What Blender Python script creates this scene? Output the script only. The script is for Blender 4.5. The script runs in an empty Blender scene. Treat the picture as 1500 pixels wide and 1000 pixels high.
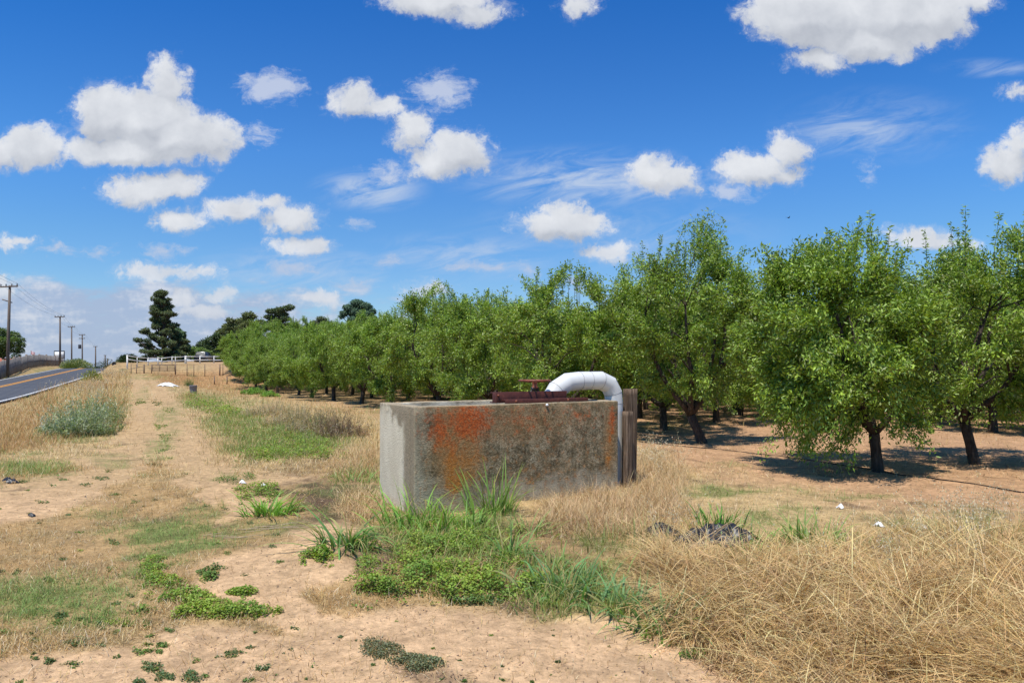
import bpy, math, random
import numpy as np
from mathutils import Vector, Matrix
random.seed(7)
RS = np.random.RandomState(11)
sc = bpy.context.scene
COL = sc.collection
CAMH = 1.7
HOR = 540.0
TAU = 2*math.pi

# ------------------------------------------------------------------ noise
_T = np.random.RandomState(5).rand(256, 256)
def vnoise(x, y, s=0):
    x = np.asarray(x, float)+s*37.7; y = np.asarray(y, float)+s*91.3
    xi = np.floor(x).astype(int); yi = np.floor(y).astype(int)
    fx = x-xi; fy = y-yi
    fx = fx*fx*(3-2*fx); fy = fy*fy*(3-2*fy)
    a = _T[xi & 255, yi & 255]; b = _T[(xi+1) & 255, yi & 255]
    c = _T[xi & 255, (yi+1) & 255]; d = _T[(xi+1) & 255, (yi+1) & 255]
    return (a*(1-fx)+b*fx)*(1-fy)+(c*(1-fx)+d*fx)*fy
def fbm(x, y, s=0, o=4):
    r = 0; a = .5; t = 0
    for i in range(o):
        r = r+a*vnoise(x*2**i, y*2**i, s+i*3); t += a; a *= .5
    return r/t
def sstep(a, b, x):
    t = np.clip((np.asarray(x, float)-a)/(b-a), 0, 1)
    return t*t*(3-2*t)

# ------------------------------------------------------------------ terrain
def profile(d):
    up = np.maximum(0, -1.3+.037*d)
    s = np.where((d > 27) & (d < 43), ((np.clip(d, 27, 43)-27)**2)*.037/32, up)
    s = np.where(d < 27, 0, s)
    k = 1-sstep(83, 200, d)
    return np.minimum(s, 1.69)*k
def hgt(x, d, bumps=True):
    x = np.asarray(x, float); d = np.asarray(d, float)
    dd = np.maximum(d, .5)
    t = x/dd
    w = x-(12.85-.6*d)
    L = 1-sstep(-9, -3, w)
    z = profile(d)*L
    M = sstep(54, 69, d)*sstep(-.62, -.575, t)*(1-sstep(-.2, -.05, t))*(1-sstep(190, 300, d))
    z = z*(1-M)+M*(2.25+np.clip(d-70, 0, 100)*.0135)
    xr = x+.468*d+16.6
    B = sstep(0, -6, xr)*sstep(62, 100, d)*(1-sstep(120, 160, d))
    z = z*(1-B)+B*2.2
    if bumps:
        r = np.hypot(x, d)
        amp = sstep(900, 40, r)
        z = z+amp*((fbm(x*.35, d*.35, 2, 3)-.5)*.14)
        near = sstep(40, 10, r)
        z = z+near*((fbm(x*2.3, d*2.3, 5, 3)-.5)*.045+(fbm(x*9, d*9, 6, 3)-.5)*.022)
        rd = (x+.468*d+8.6 < 0) & (xr > -1)
        z = np.where(rd, np.minimum(z, profile(d)*L)-.06, z)
    return z

# pixel of the survey photo -> ground point (used to lay the place out)
_px = np.arange(-400, 1901, 5.0); _py = np.arange(541, 1130, 1.5)
_dl = 2.2*np.exp(np.arange(0, 1500)*np.log(500/2.2)/1500)
def _build():
    out = np.zeros((len(_px), len(_py)))
    for i, p in enumerate(_px):
        z = hgt((p-750)/1000*_dl, _dl)
        y = HOR+1000*(CAMH-z)/_dl
        m = np.minimum.accumulate(y)
        out[i] = np.interp(-_py, -m, _dl)
    return out
_LUT = _build()
def hit(px, py):
    px = np.asarray(px, float); py = np.asarray(py, float)
    fx = np.clip((px+400)/5, 0, len(_px)-1.001); fy = np.clip((py-541)/1.5, 0, len(_py)-1.001)
    i = fx.astype(int); j = fy.astype(int); a = fx-i; b = fy-j
    d = (_LUT[i, j]*(1-a)+_LUT[i+1, j]*a)*(1-b)+(_LUT[i, j+1]*(1-a)+_LUT[i+1, j+1]*a)*b
    x = (px-750)/1000*d
    return np.stack([x, d, hgt(x, d)], -1)
def hit1(px, py):
    p = hit(np.array([px]), np.array([py]))[0]
    return Vector(p)

# ------------------------------------------------------------------ helpers
def link(o, parent=None):
    COL.objects.link(o)
    if parent: o.parent = parent
    return o
def tag(o, label=None, cat=None, group=None, kind=None):
    if label: o['label'] = label
    if cat: o['category'] = cat
    if group: o['group'] = group
    if kind: o['kind'] = kind
    return o
def empty(name, loc, rz=0, **k):
    o = bpy.data.objects.new(name, None); link(o)
    o.location = loc; o.rotation_euler = (0, 0, rz); o.empty_display_size = .2
    return tag(o, **k)
def np_mesh(name, V, F, col=None, smooth=False):
    """V (n,3); F (m,k) int array or list of such arrays"""
    me = bpy.data.meshes.new(name)
    Fs = F if isinstance(F, list) else [F]
    Fs = [f for f in Fs if len(f)]
    V = np.asarray(V, np.float32)
    me.vertices.add(len(V)); me.vertices.foreach_set('co', V.ravel())
    li = np.concatenate([f.ravel() for f in Fs]).astype(np.int32)
    cnt = np.concatenate([np.full(len(f), f.shape[1]) for f in Fs]).astype(np.int32)
    st = np.concatenate([[0], np.cumsum(cnt)[:-1]]).astype(np.int32)
    me.loops.add(len(li)); me.loops.foreach_set('vertex_index', li)
    me.polygons.add(len(cnt)); me.polygons.foreach_set('loop_start', st); me.polygons.foreach_set('loop_total', cnt)
    if smooth: me.polygons.foreach_set('use_smooth', np.ones(len(cnt), bool))
    me.update(calc_edges=True)
    if col is not None:
        a = me.color_attributes.new('col', 'FLOAT_COLOR', 'POINT')
        c = np.ones((len(V), 4), np.float32); c[:, :3] = col
        a.data.foreach_set('color', c.ravel())
    return me
def obj(name, me, mat=None, parent=None, **k):
    o = bpy.data.objects.new(name, me); link(o, parent)
    if mat: me.materials.append(mat)
    return tag(o, **k)
class MB:
    def __init__(s): s.V = []; s.F = {}; s.n = 0; s.C = []
    def add(s, V, F, col=(1, 1, 1)):
        V = np.asarray(V, float); F = np.asarray(F, int)
        s.V.append(V); s.F.setdefault(F.shape[1], []).append(F+s.n); s.n += len(V)
        c = np.asarray(col, float)
        s.C.append(np.broadcast_to(c, (len(V), 3)) if c.ndim == 1 else c)
        return s
    def box(s, c, h, R=None, col=(1, 1, 1)):
        v = np.array([[x, y, z] for x in (-1, 1) for y in (-1, 1) for z in (-1, 1)], float)*np.asarray(h)
        if R is not None: v = v@np.array(R).T
        s.add(v+np.asarray(c), [[0, 1, 3, 2], [4, 6, 7, 5], [0, 4, 5, 1], [2, 3, 7, 6], [0, 2, 6, 4], [1, 5, 7, 3]], col)
        return s
    def bar(s, a, b, w, h=None):
        a = Vector(a); b = Vector(b); h = h or w
        d = (b-a); L = d.length; q = d.to_track_quat('X', 'Z').to_matrix()
        return s.box((a+b)/2, (L/2, w/2, h/2), q)
    def tube(s, pts, rad, n=8, cap=True, col=(1, 1, 1)):
        P = np.asarray([tuple(p) for p in pts], float); m = len(P)
        r = np.broadcast_to(np.asarray(rad, float), (m,))
        T = np.gradient(P, axis=0); T /= np.linalg.norm(T, axis=1)[:, None]+1e-9
        up = np.array([0, 0, 1.]) if abs(T[0, 2]) < .9 else np.array([1., 0, 0])
        A = np.cross(up, T[0]); A /= np.linalg.norm(A)
        rings = []
        for i in range(m):
            A = A-T[i]*np.dot(A, T[i]); A /= np.linalg.norm(A)+1e-9
            B = np.cross(T[i], A)
            an = np.arange(n)*TAU/n
            rings.append(P[i]+r[i]*(np.cos(an)[:, None]*A+np.sin(an)[:, None]*B))
        V = np.concatenate(rings)
        i = np.arange(m-1)[:, None]*n; j = np.arange(n)[None]; k = (j+1) % n
        F = np.stack([i+j, i+k, i+n+k, i+n+j], -1).reshape(-1, 4)
        cc = col if np.asarray(col).ndim == 1 else np.repeat(np.asarray(col), n, 0)
        n0 = s.n
        s.add(V, F, cc)
        if cap:
            s.F.setdefault(n, []).append(np.array([np.arange(n)[::-1]])+n0)
            s.F[n].append(np.array([np.arange(n)+(m-1)*n])+n0)
        return s
    def lathe(s, prof, c=(0, 0, 0), n=24, R=None):
        an = np.arange(n)*TAU/n
        V = np.concatenate([np.stack([r*np.cos(an), r*np.sin(an), np.full(n, z)], -1) for r, z in prof])
        m = len(prof); i = np.arange(m-1)[:, None]*n; j = np.arange(n)[None]; k = (j+1) % n
        F = np.stack([i+j, i+k, i+n+k, i+n+j], -1).reshape(-1, 4)
        if R is not None: V = V@np.array(R).T
        return s.add(V+np.asarray(c), F)
    def mesh(s, name, smooth=False):
        V = np.concatenate(s.V); F = [np.concatenate(f) for f in s.F.values()]
        return np_mesh(name, V, F, np.concatenate(s.C), smooth)
    def build(s, name, mat, parent=None, smooth=False, bevel=0, **k):
        o = obj(name, s.mesh(name, smooth), mat, parent, **k)
        if bevel:
            b = o.modifiers.new('bevel', 'BEVEL'); b.width = bevel; b.segments = 2; b.limit_method = 'ANGLE'
        return o

# ------------------------------------------------------------------ node DSL
class E:
    def __init__(s, nt, sock): s.nt = nt; s.s = sock
    def _m(s, op, *a, clamp=False):
        n = s.nt.nodes.new('ShaderNodeMath'); n.operation = op; n.use_clamp = clamp
        for i, v in enumerate((s,)+a):
            if isinstance(v, E): s.nt.links.new(v.s, n.inputs[i])
            else: n.inputs[i].default_value = v
        return E(s.nt, n.outputs[0])
    def __add__(s, o): return s._m('ADD', o)
    __radd__ = __add__
    def __mul__(s, o): return s._m('MULTIPLY', o)
    __rmul__ = __mul__
    def __sub__(s, o): return s._m('SUBTRACT', o)
    def __rsub__(s, o): return (s*-1)+o
    def __truediv__(s, o): return s._m('DIVIDE', o)
    def max(s, o): return s._m('MAXIMUM', o)
    def min(s, o): return s._m('MINIMUM', o)
    def clamp(s): return s._m('ADD', 0.0, clamp=True)
    def pw(s, o): return s._m('POWER', o)
    def abs(s): return s._m('ABSOLUTE')
    def ss(s, a, b, lo=0., hi=1.):
        n = s.nt.nodes.new('ShaderNodeMapRange'); n.interpolation_type = 'SMOOTHSTEP'
        s.nt.links.new(s.s, n.inputs[0])
        for i, v in zip((1, 2, 3, 4), (a, b, lo, hi)): n.inputs[i].default_value = v
        return E(s.nt, n.outputs[0])
class G:
    def __init__(s, nt): s.nt = nt
    def sock(s, i, v):
        if isinstance(v, E): s.nt.links.new(v.s, i)
        elif v is not None:
            try: i.default_value = v
            except Exception: i.default_value = (*v, 1)
    def noise(s, vec, scale, detail=4, rough=.55, dist=0, out=0):
        n = s.nt.nodes.new('ShaderNodeTexNoise')
        s.sock(n.inputs['Vector'], vec); s.sock(n.inputs['Scale'], scale); n.inputs['Detail'].default_value = detail
        n.inputs['Roughness'].default_value = rough; n.inputs['Distortion'].default_value = dist
        return E(s.nt, n.outputs[out])
    def voro(s, vec, scale, out=0, feature='F1'):
        n = s.nt.nodes.new('ShaderNodeTexVoronoi'); n.feature = feature
        s.sock(n.inputs['Vector'], vec); n.inputs['Scale'].default_value = scale
        return E(s.nt, n.outputs[out])
    def mix(s, f, a, b, mode='MIX'):
        n = s.nt.nodes.new('ShaderNodeMixRGB'); n.blend_type = mode
        s.sock(n.inputs[0], f); s.sock(n.inputs[1], a); s.sock(n.inputs[2], b)
        return E(s.nt, n.outputs[0])
    def coord(s, which='Object'):
        return E(s.nt, s.nt.nodes.new('ShaderNodeTexCoord').outputs[which])
    def sep(s, v):
        n = s.nt.nodes.new('ShaderNodeSeparateXYZ'); s.nt.links.new(v.s, n.inputs[0])
        return [E(s.nt, o) for o in n.outputs]
    def comb(s, x, y, z):
        n = s.nt.nodes.new('ShaderNodeCombineXYZ')
        for i, v in enumerate((x, y, z)): s.sock(n.inputs[i], v)
        return E(s.nt, n.outputs[0])
    def vm(s, op, a, b=None, c=None, out=0):
        n = s.nt.nodes.new('ShaderNodeVectorMath'); n.operation = op
        s.sock(n.inputs[0], a)
        if b is not None: s.sock(n.inputs[1], b)
        if c is not None: s.sock(n.inputs[2], c)
        return E(s.nt, n.outputs[out])
    def attr(s, name='col'):
        n = s.nt.nodes.new('ShaderNodeAttribute'); n.attribute_name = name
        return E(s.nt, n.outputs['Color'])
    def ramp(s, f, pts):
        n = s.nt.nodes.new('ShaderNodeValToRGB'); s.nt.links.new(f.s, n.inputs[0])
        cr = n.color_ramp
        while len(cr.elements) < len(pts): cr.elements.new(.5)
        for e, (p, c) in zip(cr.elements, pts): e.position = p; e.color = (*c, 1)
        return E(s.nt, n.outputs[0])
def new_mat(name):
    m = bpy.data.materials.new(name); m.use_nodes = True; nt = m.node_tree; nt.nodes.clear()
    return m, nt, G(nt)
def surf(nt, sh):
    o = nt.nodes.new('ShaderNodeOutputMaterial'); nt.links.new(sh, o.inputs[0])
def princ(name, fcol, rough=.8, metal=0, bump=None, bstr=.3, bdist=.01, spec=.3):
    m, nt, g = new_mat(name)
    b = nt.nodes.new('ShaderNodeBsdfPrincipled')
    c = fcol(g) if callable(fcol) else fcol
    g.sock(b.inputs['Base Color'], c if isinstance(c, E) else (*c, 1))
    b.inputs['Roughness'].default_value = rough; b.inputs['Metallic'].default_value = metal
    b.inputs['Specular IOR Level'].default_value = spec
    if bump:
        n = nt.nodes.new('ShaderNodeBump'); n.inputs['Strength'].default_value = bstr; n.inputs['Distance'].default_value = bdist
        nt.links.new(bump(g).s, n.inputs['Height']); nt.links.new(n.outputs[0], b.inputs['Normal'])
    surf(nt, b.outputs[0])
    return m
def leaf_mat(name, trans=.35, gloss=.06, rough=.45, tint=(1.25, 1.3, .5)):
    m, nt, g = new_mat(name)
    c = g.attr()
    d = nt.nodes.new('ShaderNodeBsdfDiffuse'); nt.links.new(c.s, d.inputs[0])
    t = nt.nodes.new('ShaderNodeBsdfTranslucent'); nt.links.new(g.mix(1., c, (*tint, 1), 'MULTIPLY').s, t.inputs[0])
    x = nt.nodes.new('ShaderNodeMixShader'); x.inputs[0].default_value = trans
    nt.links.new(d.outputs[0], x.inputs[1]); nt.links.new(t.outputs[0], x.inputs[2])
    if gloss:
        gl = nt.nodes.new('ShaderNodeBsdfGlossy'); gl.inputs['Roughness'].default_value = rough
        y = nt.nodes.new('ShaderNodeMixShader'); y.inputs[0].default_value = gloss
        nt.links.new(x.outputs[0], y.inputs[1]); nt.links.new(gl.outputs[0], y.inputs[2]); x = y
    surf(nt, x.outputs[0])
    return m
M_LEAF = leaf_mat('almond_leaf', .27, .04, .45, (1.3, 1.25, .5))
M_CONIF = leaf_mat('conifer_needle', .25, .02, .6, (1.1, 1.2, .7))
M_GRASS = leaf_mat('green_blade', .38, .02, .6)
M_STRAW = leaf_mat('dry_blade', .25, .03, .5, (1.1, 1.0, .75))
def bark(g):
    c = g.coord()
    n = g.noise(g.vm('MULTIPLY', c, (9, 9, 2.2)), 3, 6, .65)
    return g.ramp(n, [(.3, (.02, .015, .011)), (.55, (.075, .055, .042)), (.8, (.17, .135, .105))])
M_BARK = princ('almond_bark', bark, .9, bump=lambda g: g.noise(g.vm('MULTIPLY', g.coord(), (9, 9, 2.5)), 4, 5, .7), bstr=.8, bdist=.03)

# ------------------------------------------------------------------ ground masks (photo survey coordinates)
def poly_sd(px, py, P):
    P = np.array(P, float); n = len(P)
    ins = np.zeros(px.shape, bool); dm = np.full(px.shape, 1e9)
    for i in range(n):
        a = P[i]; b = P[(i+1) % n]
        c = ((a[1] > py) != (b[1] > py)) & (px < (b[0]-a[0])*(py-a[1])/(b[1]-a[1]+1e-9)+a[0])
        ins ^= c
        e = b-a; L = (e**2).sum()
        t = np.clip(((px-a[0])*e[0]+(py-a[1])*e[1])/L, 0, 1)
        dm = np.minimum(dm, np.hypot(px-a[0]-t*e[0], (py-a[1]-t*e[1])))
    return np.where(ins, dm, -dm)
def pm(px, py, P, soft): 
    return sstep(-soft, soft, poly_sd(px, py, P))
def em(px, py, cx, cy, rx, ry, soft=.35):
    return sstep(1+soft, 1-soft, np.hypot((px-cx)/rx, (py-cy)/ry))
GREEN_E = [(250, 788, 90, 26, 1.), (85, 868, 115, 34, .9), (190, 830, 40, 20, .5), (45, 690, 60, 14, .6), (160, 672, 40, 8, .5), (235, 655, 22, 16, .6),
           (250, 615, 20, 22, .6), (395, 655, 70, 16, .8), (440, 640, 75, 22, .8), (345, 620, 45, 22, .75), (300, 590, 40, 12, .8), (345, 703, 30, 6, .5),
           (100, 640, 60, 10, .4), (1060, 722, 70, 9, .7), (1240, 725, 70, 8, .6), (1150, 718, 30, 7, .5), (1060, 680, 30, 7, .45),
           (960, 622, 60, 6, .5), (900, 800, 60, 30, .5), (640, 770, 110, 40, .8), (830, 850, 70, 40, .6), (210, 578, 10, 12, .5), (215, 552, 30, 5, .6),
           (520, 710, 40, 20, .5), (420, 770, 40, 12, .4), (150, 750, 40, 10, .4), (1420, 770, 120, 30, .45), (30, 556, 60, 7, .8), (80, 543, 40, 5, .6), (180, 590, 14, 20, .4), (1130, 765, 60, 18, .6), (360, 590, 30, 6, .4)]
def masks(X, D):
    Dm = np.maximum(D, 1.0)
    z = hgt(X, D, False)
    px = 750+1000*X/Dm; py = HOR+1000*(CAMH-z)/Dm
    far = D < 1.2
    k = np.clip((py-HOR)/100, .15, 4)
    wx = (fbm(X*1.1, D*1.1, 21, 4)-.5)*70*k; wy = (fbm(X*1.1, D*1.1, 31, 4)-.5)*26*k
    qx = px+wx; qy = py+wy
    n1 = fbm(X*.8, D*.8, 41, 5); n2 = fbm(X*3.5, D*3.5, 43, 4); n3 = fbm(X*.22, D*.22, 47, 3)
    w = X-(12.85-.6*D)
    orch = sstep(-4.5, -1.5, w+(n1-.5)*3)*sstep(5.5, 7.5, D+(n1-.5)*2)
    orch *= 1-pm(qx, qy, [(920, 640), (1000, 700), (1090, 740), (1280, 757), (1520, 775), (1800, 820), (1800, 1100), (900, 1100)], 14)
    bare = np.maximum.reduce([
        pm(qx, qy, [(-200, 1100), (-200, 945), (0, 935), (150, 935), (300, 905), (400, 915), (520, 885), (700, 880), (870, 880), (960, 930), (1020, 962), (1150, 1010), (1300, 1100)], 14),
        .9*pm(qx, qy, [(290, 832), (380, 800), (440, 755), (540, 745), (575, 800), (520, 850), (510, 900), (400, 910), (375, 880)], 12),
        .9*pm(qx, qy, [(360, 690), (470, 686), (450, 715), (330, 760), (300, 770), (350, 715)], 8),
        .92*pm(qx, qy, [(196, 550), (212, 550), (228, 600), (240, 660), (180, 722), (60, 765), (-150, 830), (-150, 760), (60, 700), (150, 660), (195, 610)], 8),
        .85*pm(qx, qy, [(215, 550), (232, 558), (270, 600), (310, 650), (370, 720), (300, 745), (262, 690), (245, 640), (232, 590)], 6)])
    bare = np.where(far, 1, bare)
    dark = np.maximum.reduce([1.*em(qx, qy, 490, 728, 78, 36), .75*em(qx, qy, 540, 800, 60, 30), .8*em(qx, qy, 745, 862, 60, 16), .5*em(qx, qy, 450, 685, 50, 12), .6*em(qx, qy, 1000, 900, 60, 60), .5*em(qx, qy, 600, 985, 60, 20), .45*em(qx, qy, 760, 800, 200, 45)])
    dark = np.maximum(dark, .5*sstep(.6, .75, n2)*sstep(.5, .62, n1))
    green = np.zeros_like(px)
    for cx, cy, rx, ry, a in GREEN_E: green = np.maximum(green, a*em(px+wx*.6, py+wy*.6, cx, cy, rx, ry, .45))
    green = np.maximum(green, .5*sstep(.60, .74, n1)*(1-bare)*(px < 800))
    green = np.maximum(green, .35*sstep(.5, .7, n3)*(w > -3)*(px < 600))
    verge = np.maximum(sstep(-9.6, -8.8, -(X+.468*D))*sstep(30, 50, D), 0)
    return dict(px=px, py=py, orch=orch, bare=bare, dark=dark, green=green, n1=n1, n2=n2, n3=n3, w=w)
def lerp(a, b, t): return a*(1-t[..., None])+np.asarray(b)*t[..., None]
C_STRAW = (.50, .35, .17); C_STRAW2 = (.40, .25, .11); C_DIRT = (.61, .395, .215); C_ORCH = (.48, .285, .155)
C_GREEN = (.16, .19, .055); C_DARK = (.12, .078, .048)
def ground_col(X, D):
    m = masks(X, D)
    c = np.broadcast_to(np.array(C_STRAW), X.shape+(3,)).copy()
    c = lerp(c, C_STRAW2, sstep(.45, .7, m['n3'])*.8)
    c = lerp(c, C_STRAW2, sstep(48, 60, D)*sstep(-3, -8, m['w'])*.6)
    c = lerp(c, (.30, .22, .11), sstep(.48, .7, m['n2'])*.65)
    bank = pm(m['px'], m['py'], [(180, 546), (350, 544), (430, 566), (400, 578), (270, 566), (200, 556)], 5)
    c = lerp(c, (.36, .185, .075), bank*.8)
    c = lerp(c, (.22, .15, .08), pm(m['px'], m['py'], [(1020, 975), (930, 850), (940, 800), (1200, 800), (1800, 800), (1800, 1100), (1130, 1030)], 20)*.75)
    c = lerp(c, C_DIRT, m['bare'])
    c = lerp(c, np.array(C_DIRT)*np.array([.80, .82, .76]), m['bare']*sstep(7.5, 11, D))
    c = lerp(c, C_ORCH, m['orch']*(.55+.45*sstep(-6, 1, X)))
    c = lerp(c, C_DARK, m['dark']*(.3+.7*sstep(.3, .6, m['n2'])))
    c = lerp(c, C_GREEN, np.clip(m['green']*(.15+1.0*sstep(.35, .6, m['n2'])), 0, 1)*.75)
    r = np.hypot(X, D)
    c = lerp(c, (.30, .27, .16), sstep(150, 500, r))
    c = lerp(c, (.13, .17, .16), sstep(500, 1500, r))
    c *= (.86+.28*fbm(X*6, D*6, 60, 3))[..., None]
    return c

def build_ground():
    th = np.concatenate([np.linspace(-180, -64, 40)[:-1], np.linspace(-64, 56, 900), np.linspace(56, 180, 40)[1:]])
    r = [3.0]
    while r[-1] < 3500:
        q = r[-1]; r.append(q*(1.0045 if q < 22 else 1.008 if q < 45 else 1.012 if q < 140 else 1.06))
    r = np.array([0.3, 1.2, 2.2]+r)
    T, R = np.meshgrid(np.radians(th), r)
    X = R*np.sin(T); D = R*np.cos(T)-3.5
    Z = hgt(X, D)
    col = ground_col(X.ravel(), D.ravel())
    nr, nt_ = X.shape
    V = np.stack([X, D, Z], -1).reshape(-1, 3)
    i = np.arange(nr-1)[:, None]*nt_; j = np.arange(nt_-1)[None]
    F = np.stack([i+j, i+nt_+j, i+nt_+j+1, i+j+1], -1).reshape(-1, 4)[:, ::-1]
    me = np_mesh('ground', V, F, col, True)
    m, nt, g = new_mat('earth')
    c = g.coord()
    a = g.attr()
    f1 = g.noise(c, 14, 6, .7); f2 = g.noise(c, 90, 4, .7)
    f3 = g.noise(c, 2.4, 6, .7)
    mul = (f1.ss(.25, .75, .68, 1.26))*(f2.ss(.25, .75, .86, 1.1))*f3.ss(.3, .7, .82, 1.12)
    colr = g.mix(1., a, g.comb(mul, mul, mul), 'MULTIPLY')
    v = g.voro(c, 26); peb = v.ss(.10, .17, .75, 0.)*g.noise(c, 5, 2).ss(.5, .65)
    colr = g.mix(peb, colr, (.1, .065, .045, 1))
    v2 = g.voro(c, 41); colr = g.mix(v2.ss(.07, .12, .6, 0.)*g.noise(c, 7, 2).ss(.5, .6), colr, (.62, .5, .38, 1))
    b = nt.nodes.new('ShaderNodeBsdfPrincipled'); nt.links.new(colr.s, b.inputs['Base Color'])
    b.inputs['Roughness'].default_value = .95; b.inputs['Specular IOR Level'].default_value = .1
    n = nt.nodes.new('ShaderNodeBump'); n.inputs['Strength'].default_value = .75; n.inputs['Distance'].default_value = .03
    h = g.noise(c, 22, 8, .68)+g.noise(c, 4, 3)*.6
    nt.links.new(h.s, n.inputs['Height']); nt.links.new(n.outputs[0], b.inputs['Normal'])
    surf(nt, b.outputs[0])
    obj('ground', me, m, kind='structure', label='bare sandy earth and dry field ground stretching to the horizon')
build_ground()

# ------------------------------------------------------------------ road
def road_strip(name, x0, x1, mat, lift, d0=5, d1=230, n=160, dash=None, **k):
    d = np.linspace(d0, d1, n); V = []; 
    for xx in np.linspace(x0, x1, 5):
        X = -.468*d+xx
        crown = .05*(1-((xx+12.6)/3.2)**2)
        V.append(np.stack([X, d, profile(d)+lift+crown], -1))
    V = np.stack(V, 1).reshape(-1, 3)
    i = np.arange(n-1)[:, None]*5; j = np.arange(4)[None]
    F = np.stack([i+j, i+5+j, i+6+j, i+j+1], -1).reshape(-1, 4)
    return obj(name, np_mesh(name, V, F, None, True), mat, **k)
def asph(g):
    c = g.coord(); n = g.noise(c, .35, 4, .6); f = g.noise(c, 60, 3, .7)
    return g.mix(f.ss(.3, .7, 0., .6), g.ramp(n, [(.3, (.055, .058, .066)), (.7, (.085, .088, .095))]), (.1, .1, .105, 1))
M_ASPH = princ('asphalt', asph, .85, bump=lambda g: g.noise(g.coord(), 80, 3), bstr=.3)
M_LINEW = princ('road_white_paint', lambda g: g.ramp(g.noise(g.coord(), 6, 5, .7), [(.3, (.5, .49, .46)), (.6, (.75, .74, .7))]), .7)
M_LINEO = princ('road_yellow_paint', lambda g: g.ramp(g.noise(g.coord(), 6, 5, .7), [(.3, (.55, .24, .03)), (.6, (.8, .36, .04))]), .7)
road_strip('road', -9.3, -15.9, M_ASPH, .03, kind='structure', label='grey asphalt country road rising to a crest')
road_strip('road_edge_line', -9.48, -9.63, M_LINEW, .036, kind='structure', label='white line along the near edge of the road')
road_strip('road_edge_line', -15.5, -15.65, M_LINEW, .036, kind='structure', label='white line along the far edge of the road')
road_strip('road_centre_line', -12.78, -12.93, M_LINEO, .036, kind='structure', label='double orange centre line of the road')
road_strip('road_centre_line', -13.07, -13.22, M_LINEO, .036, kind='structure', label='double orange centre line of the road')

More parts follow.
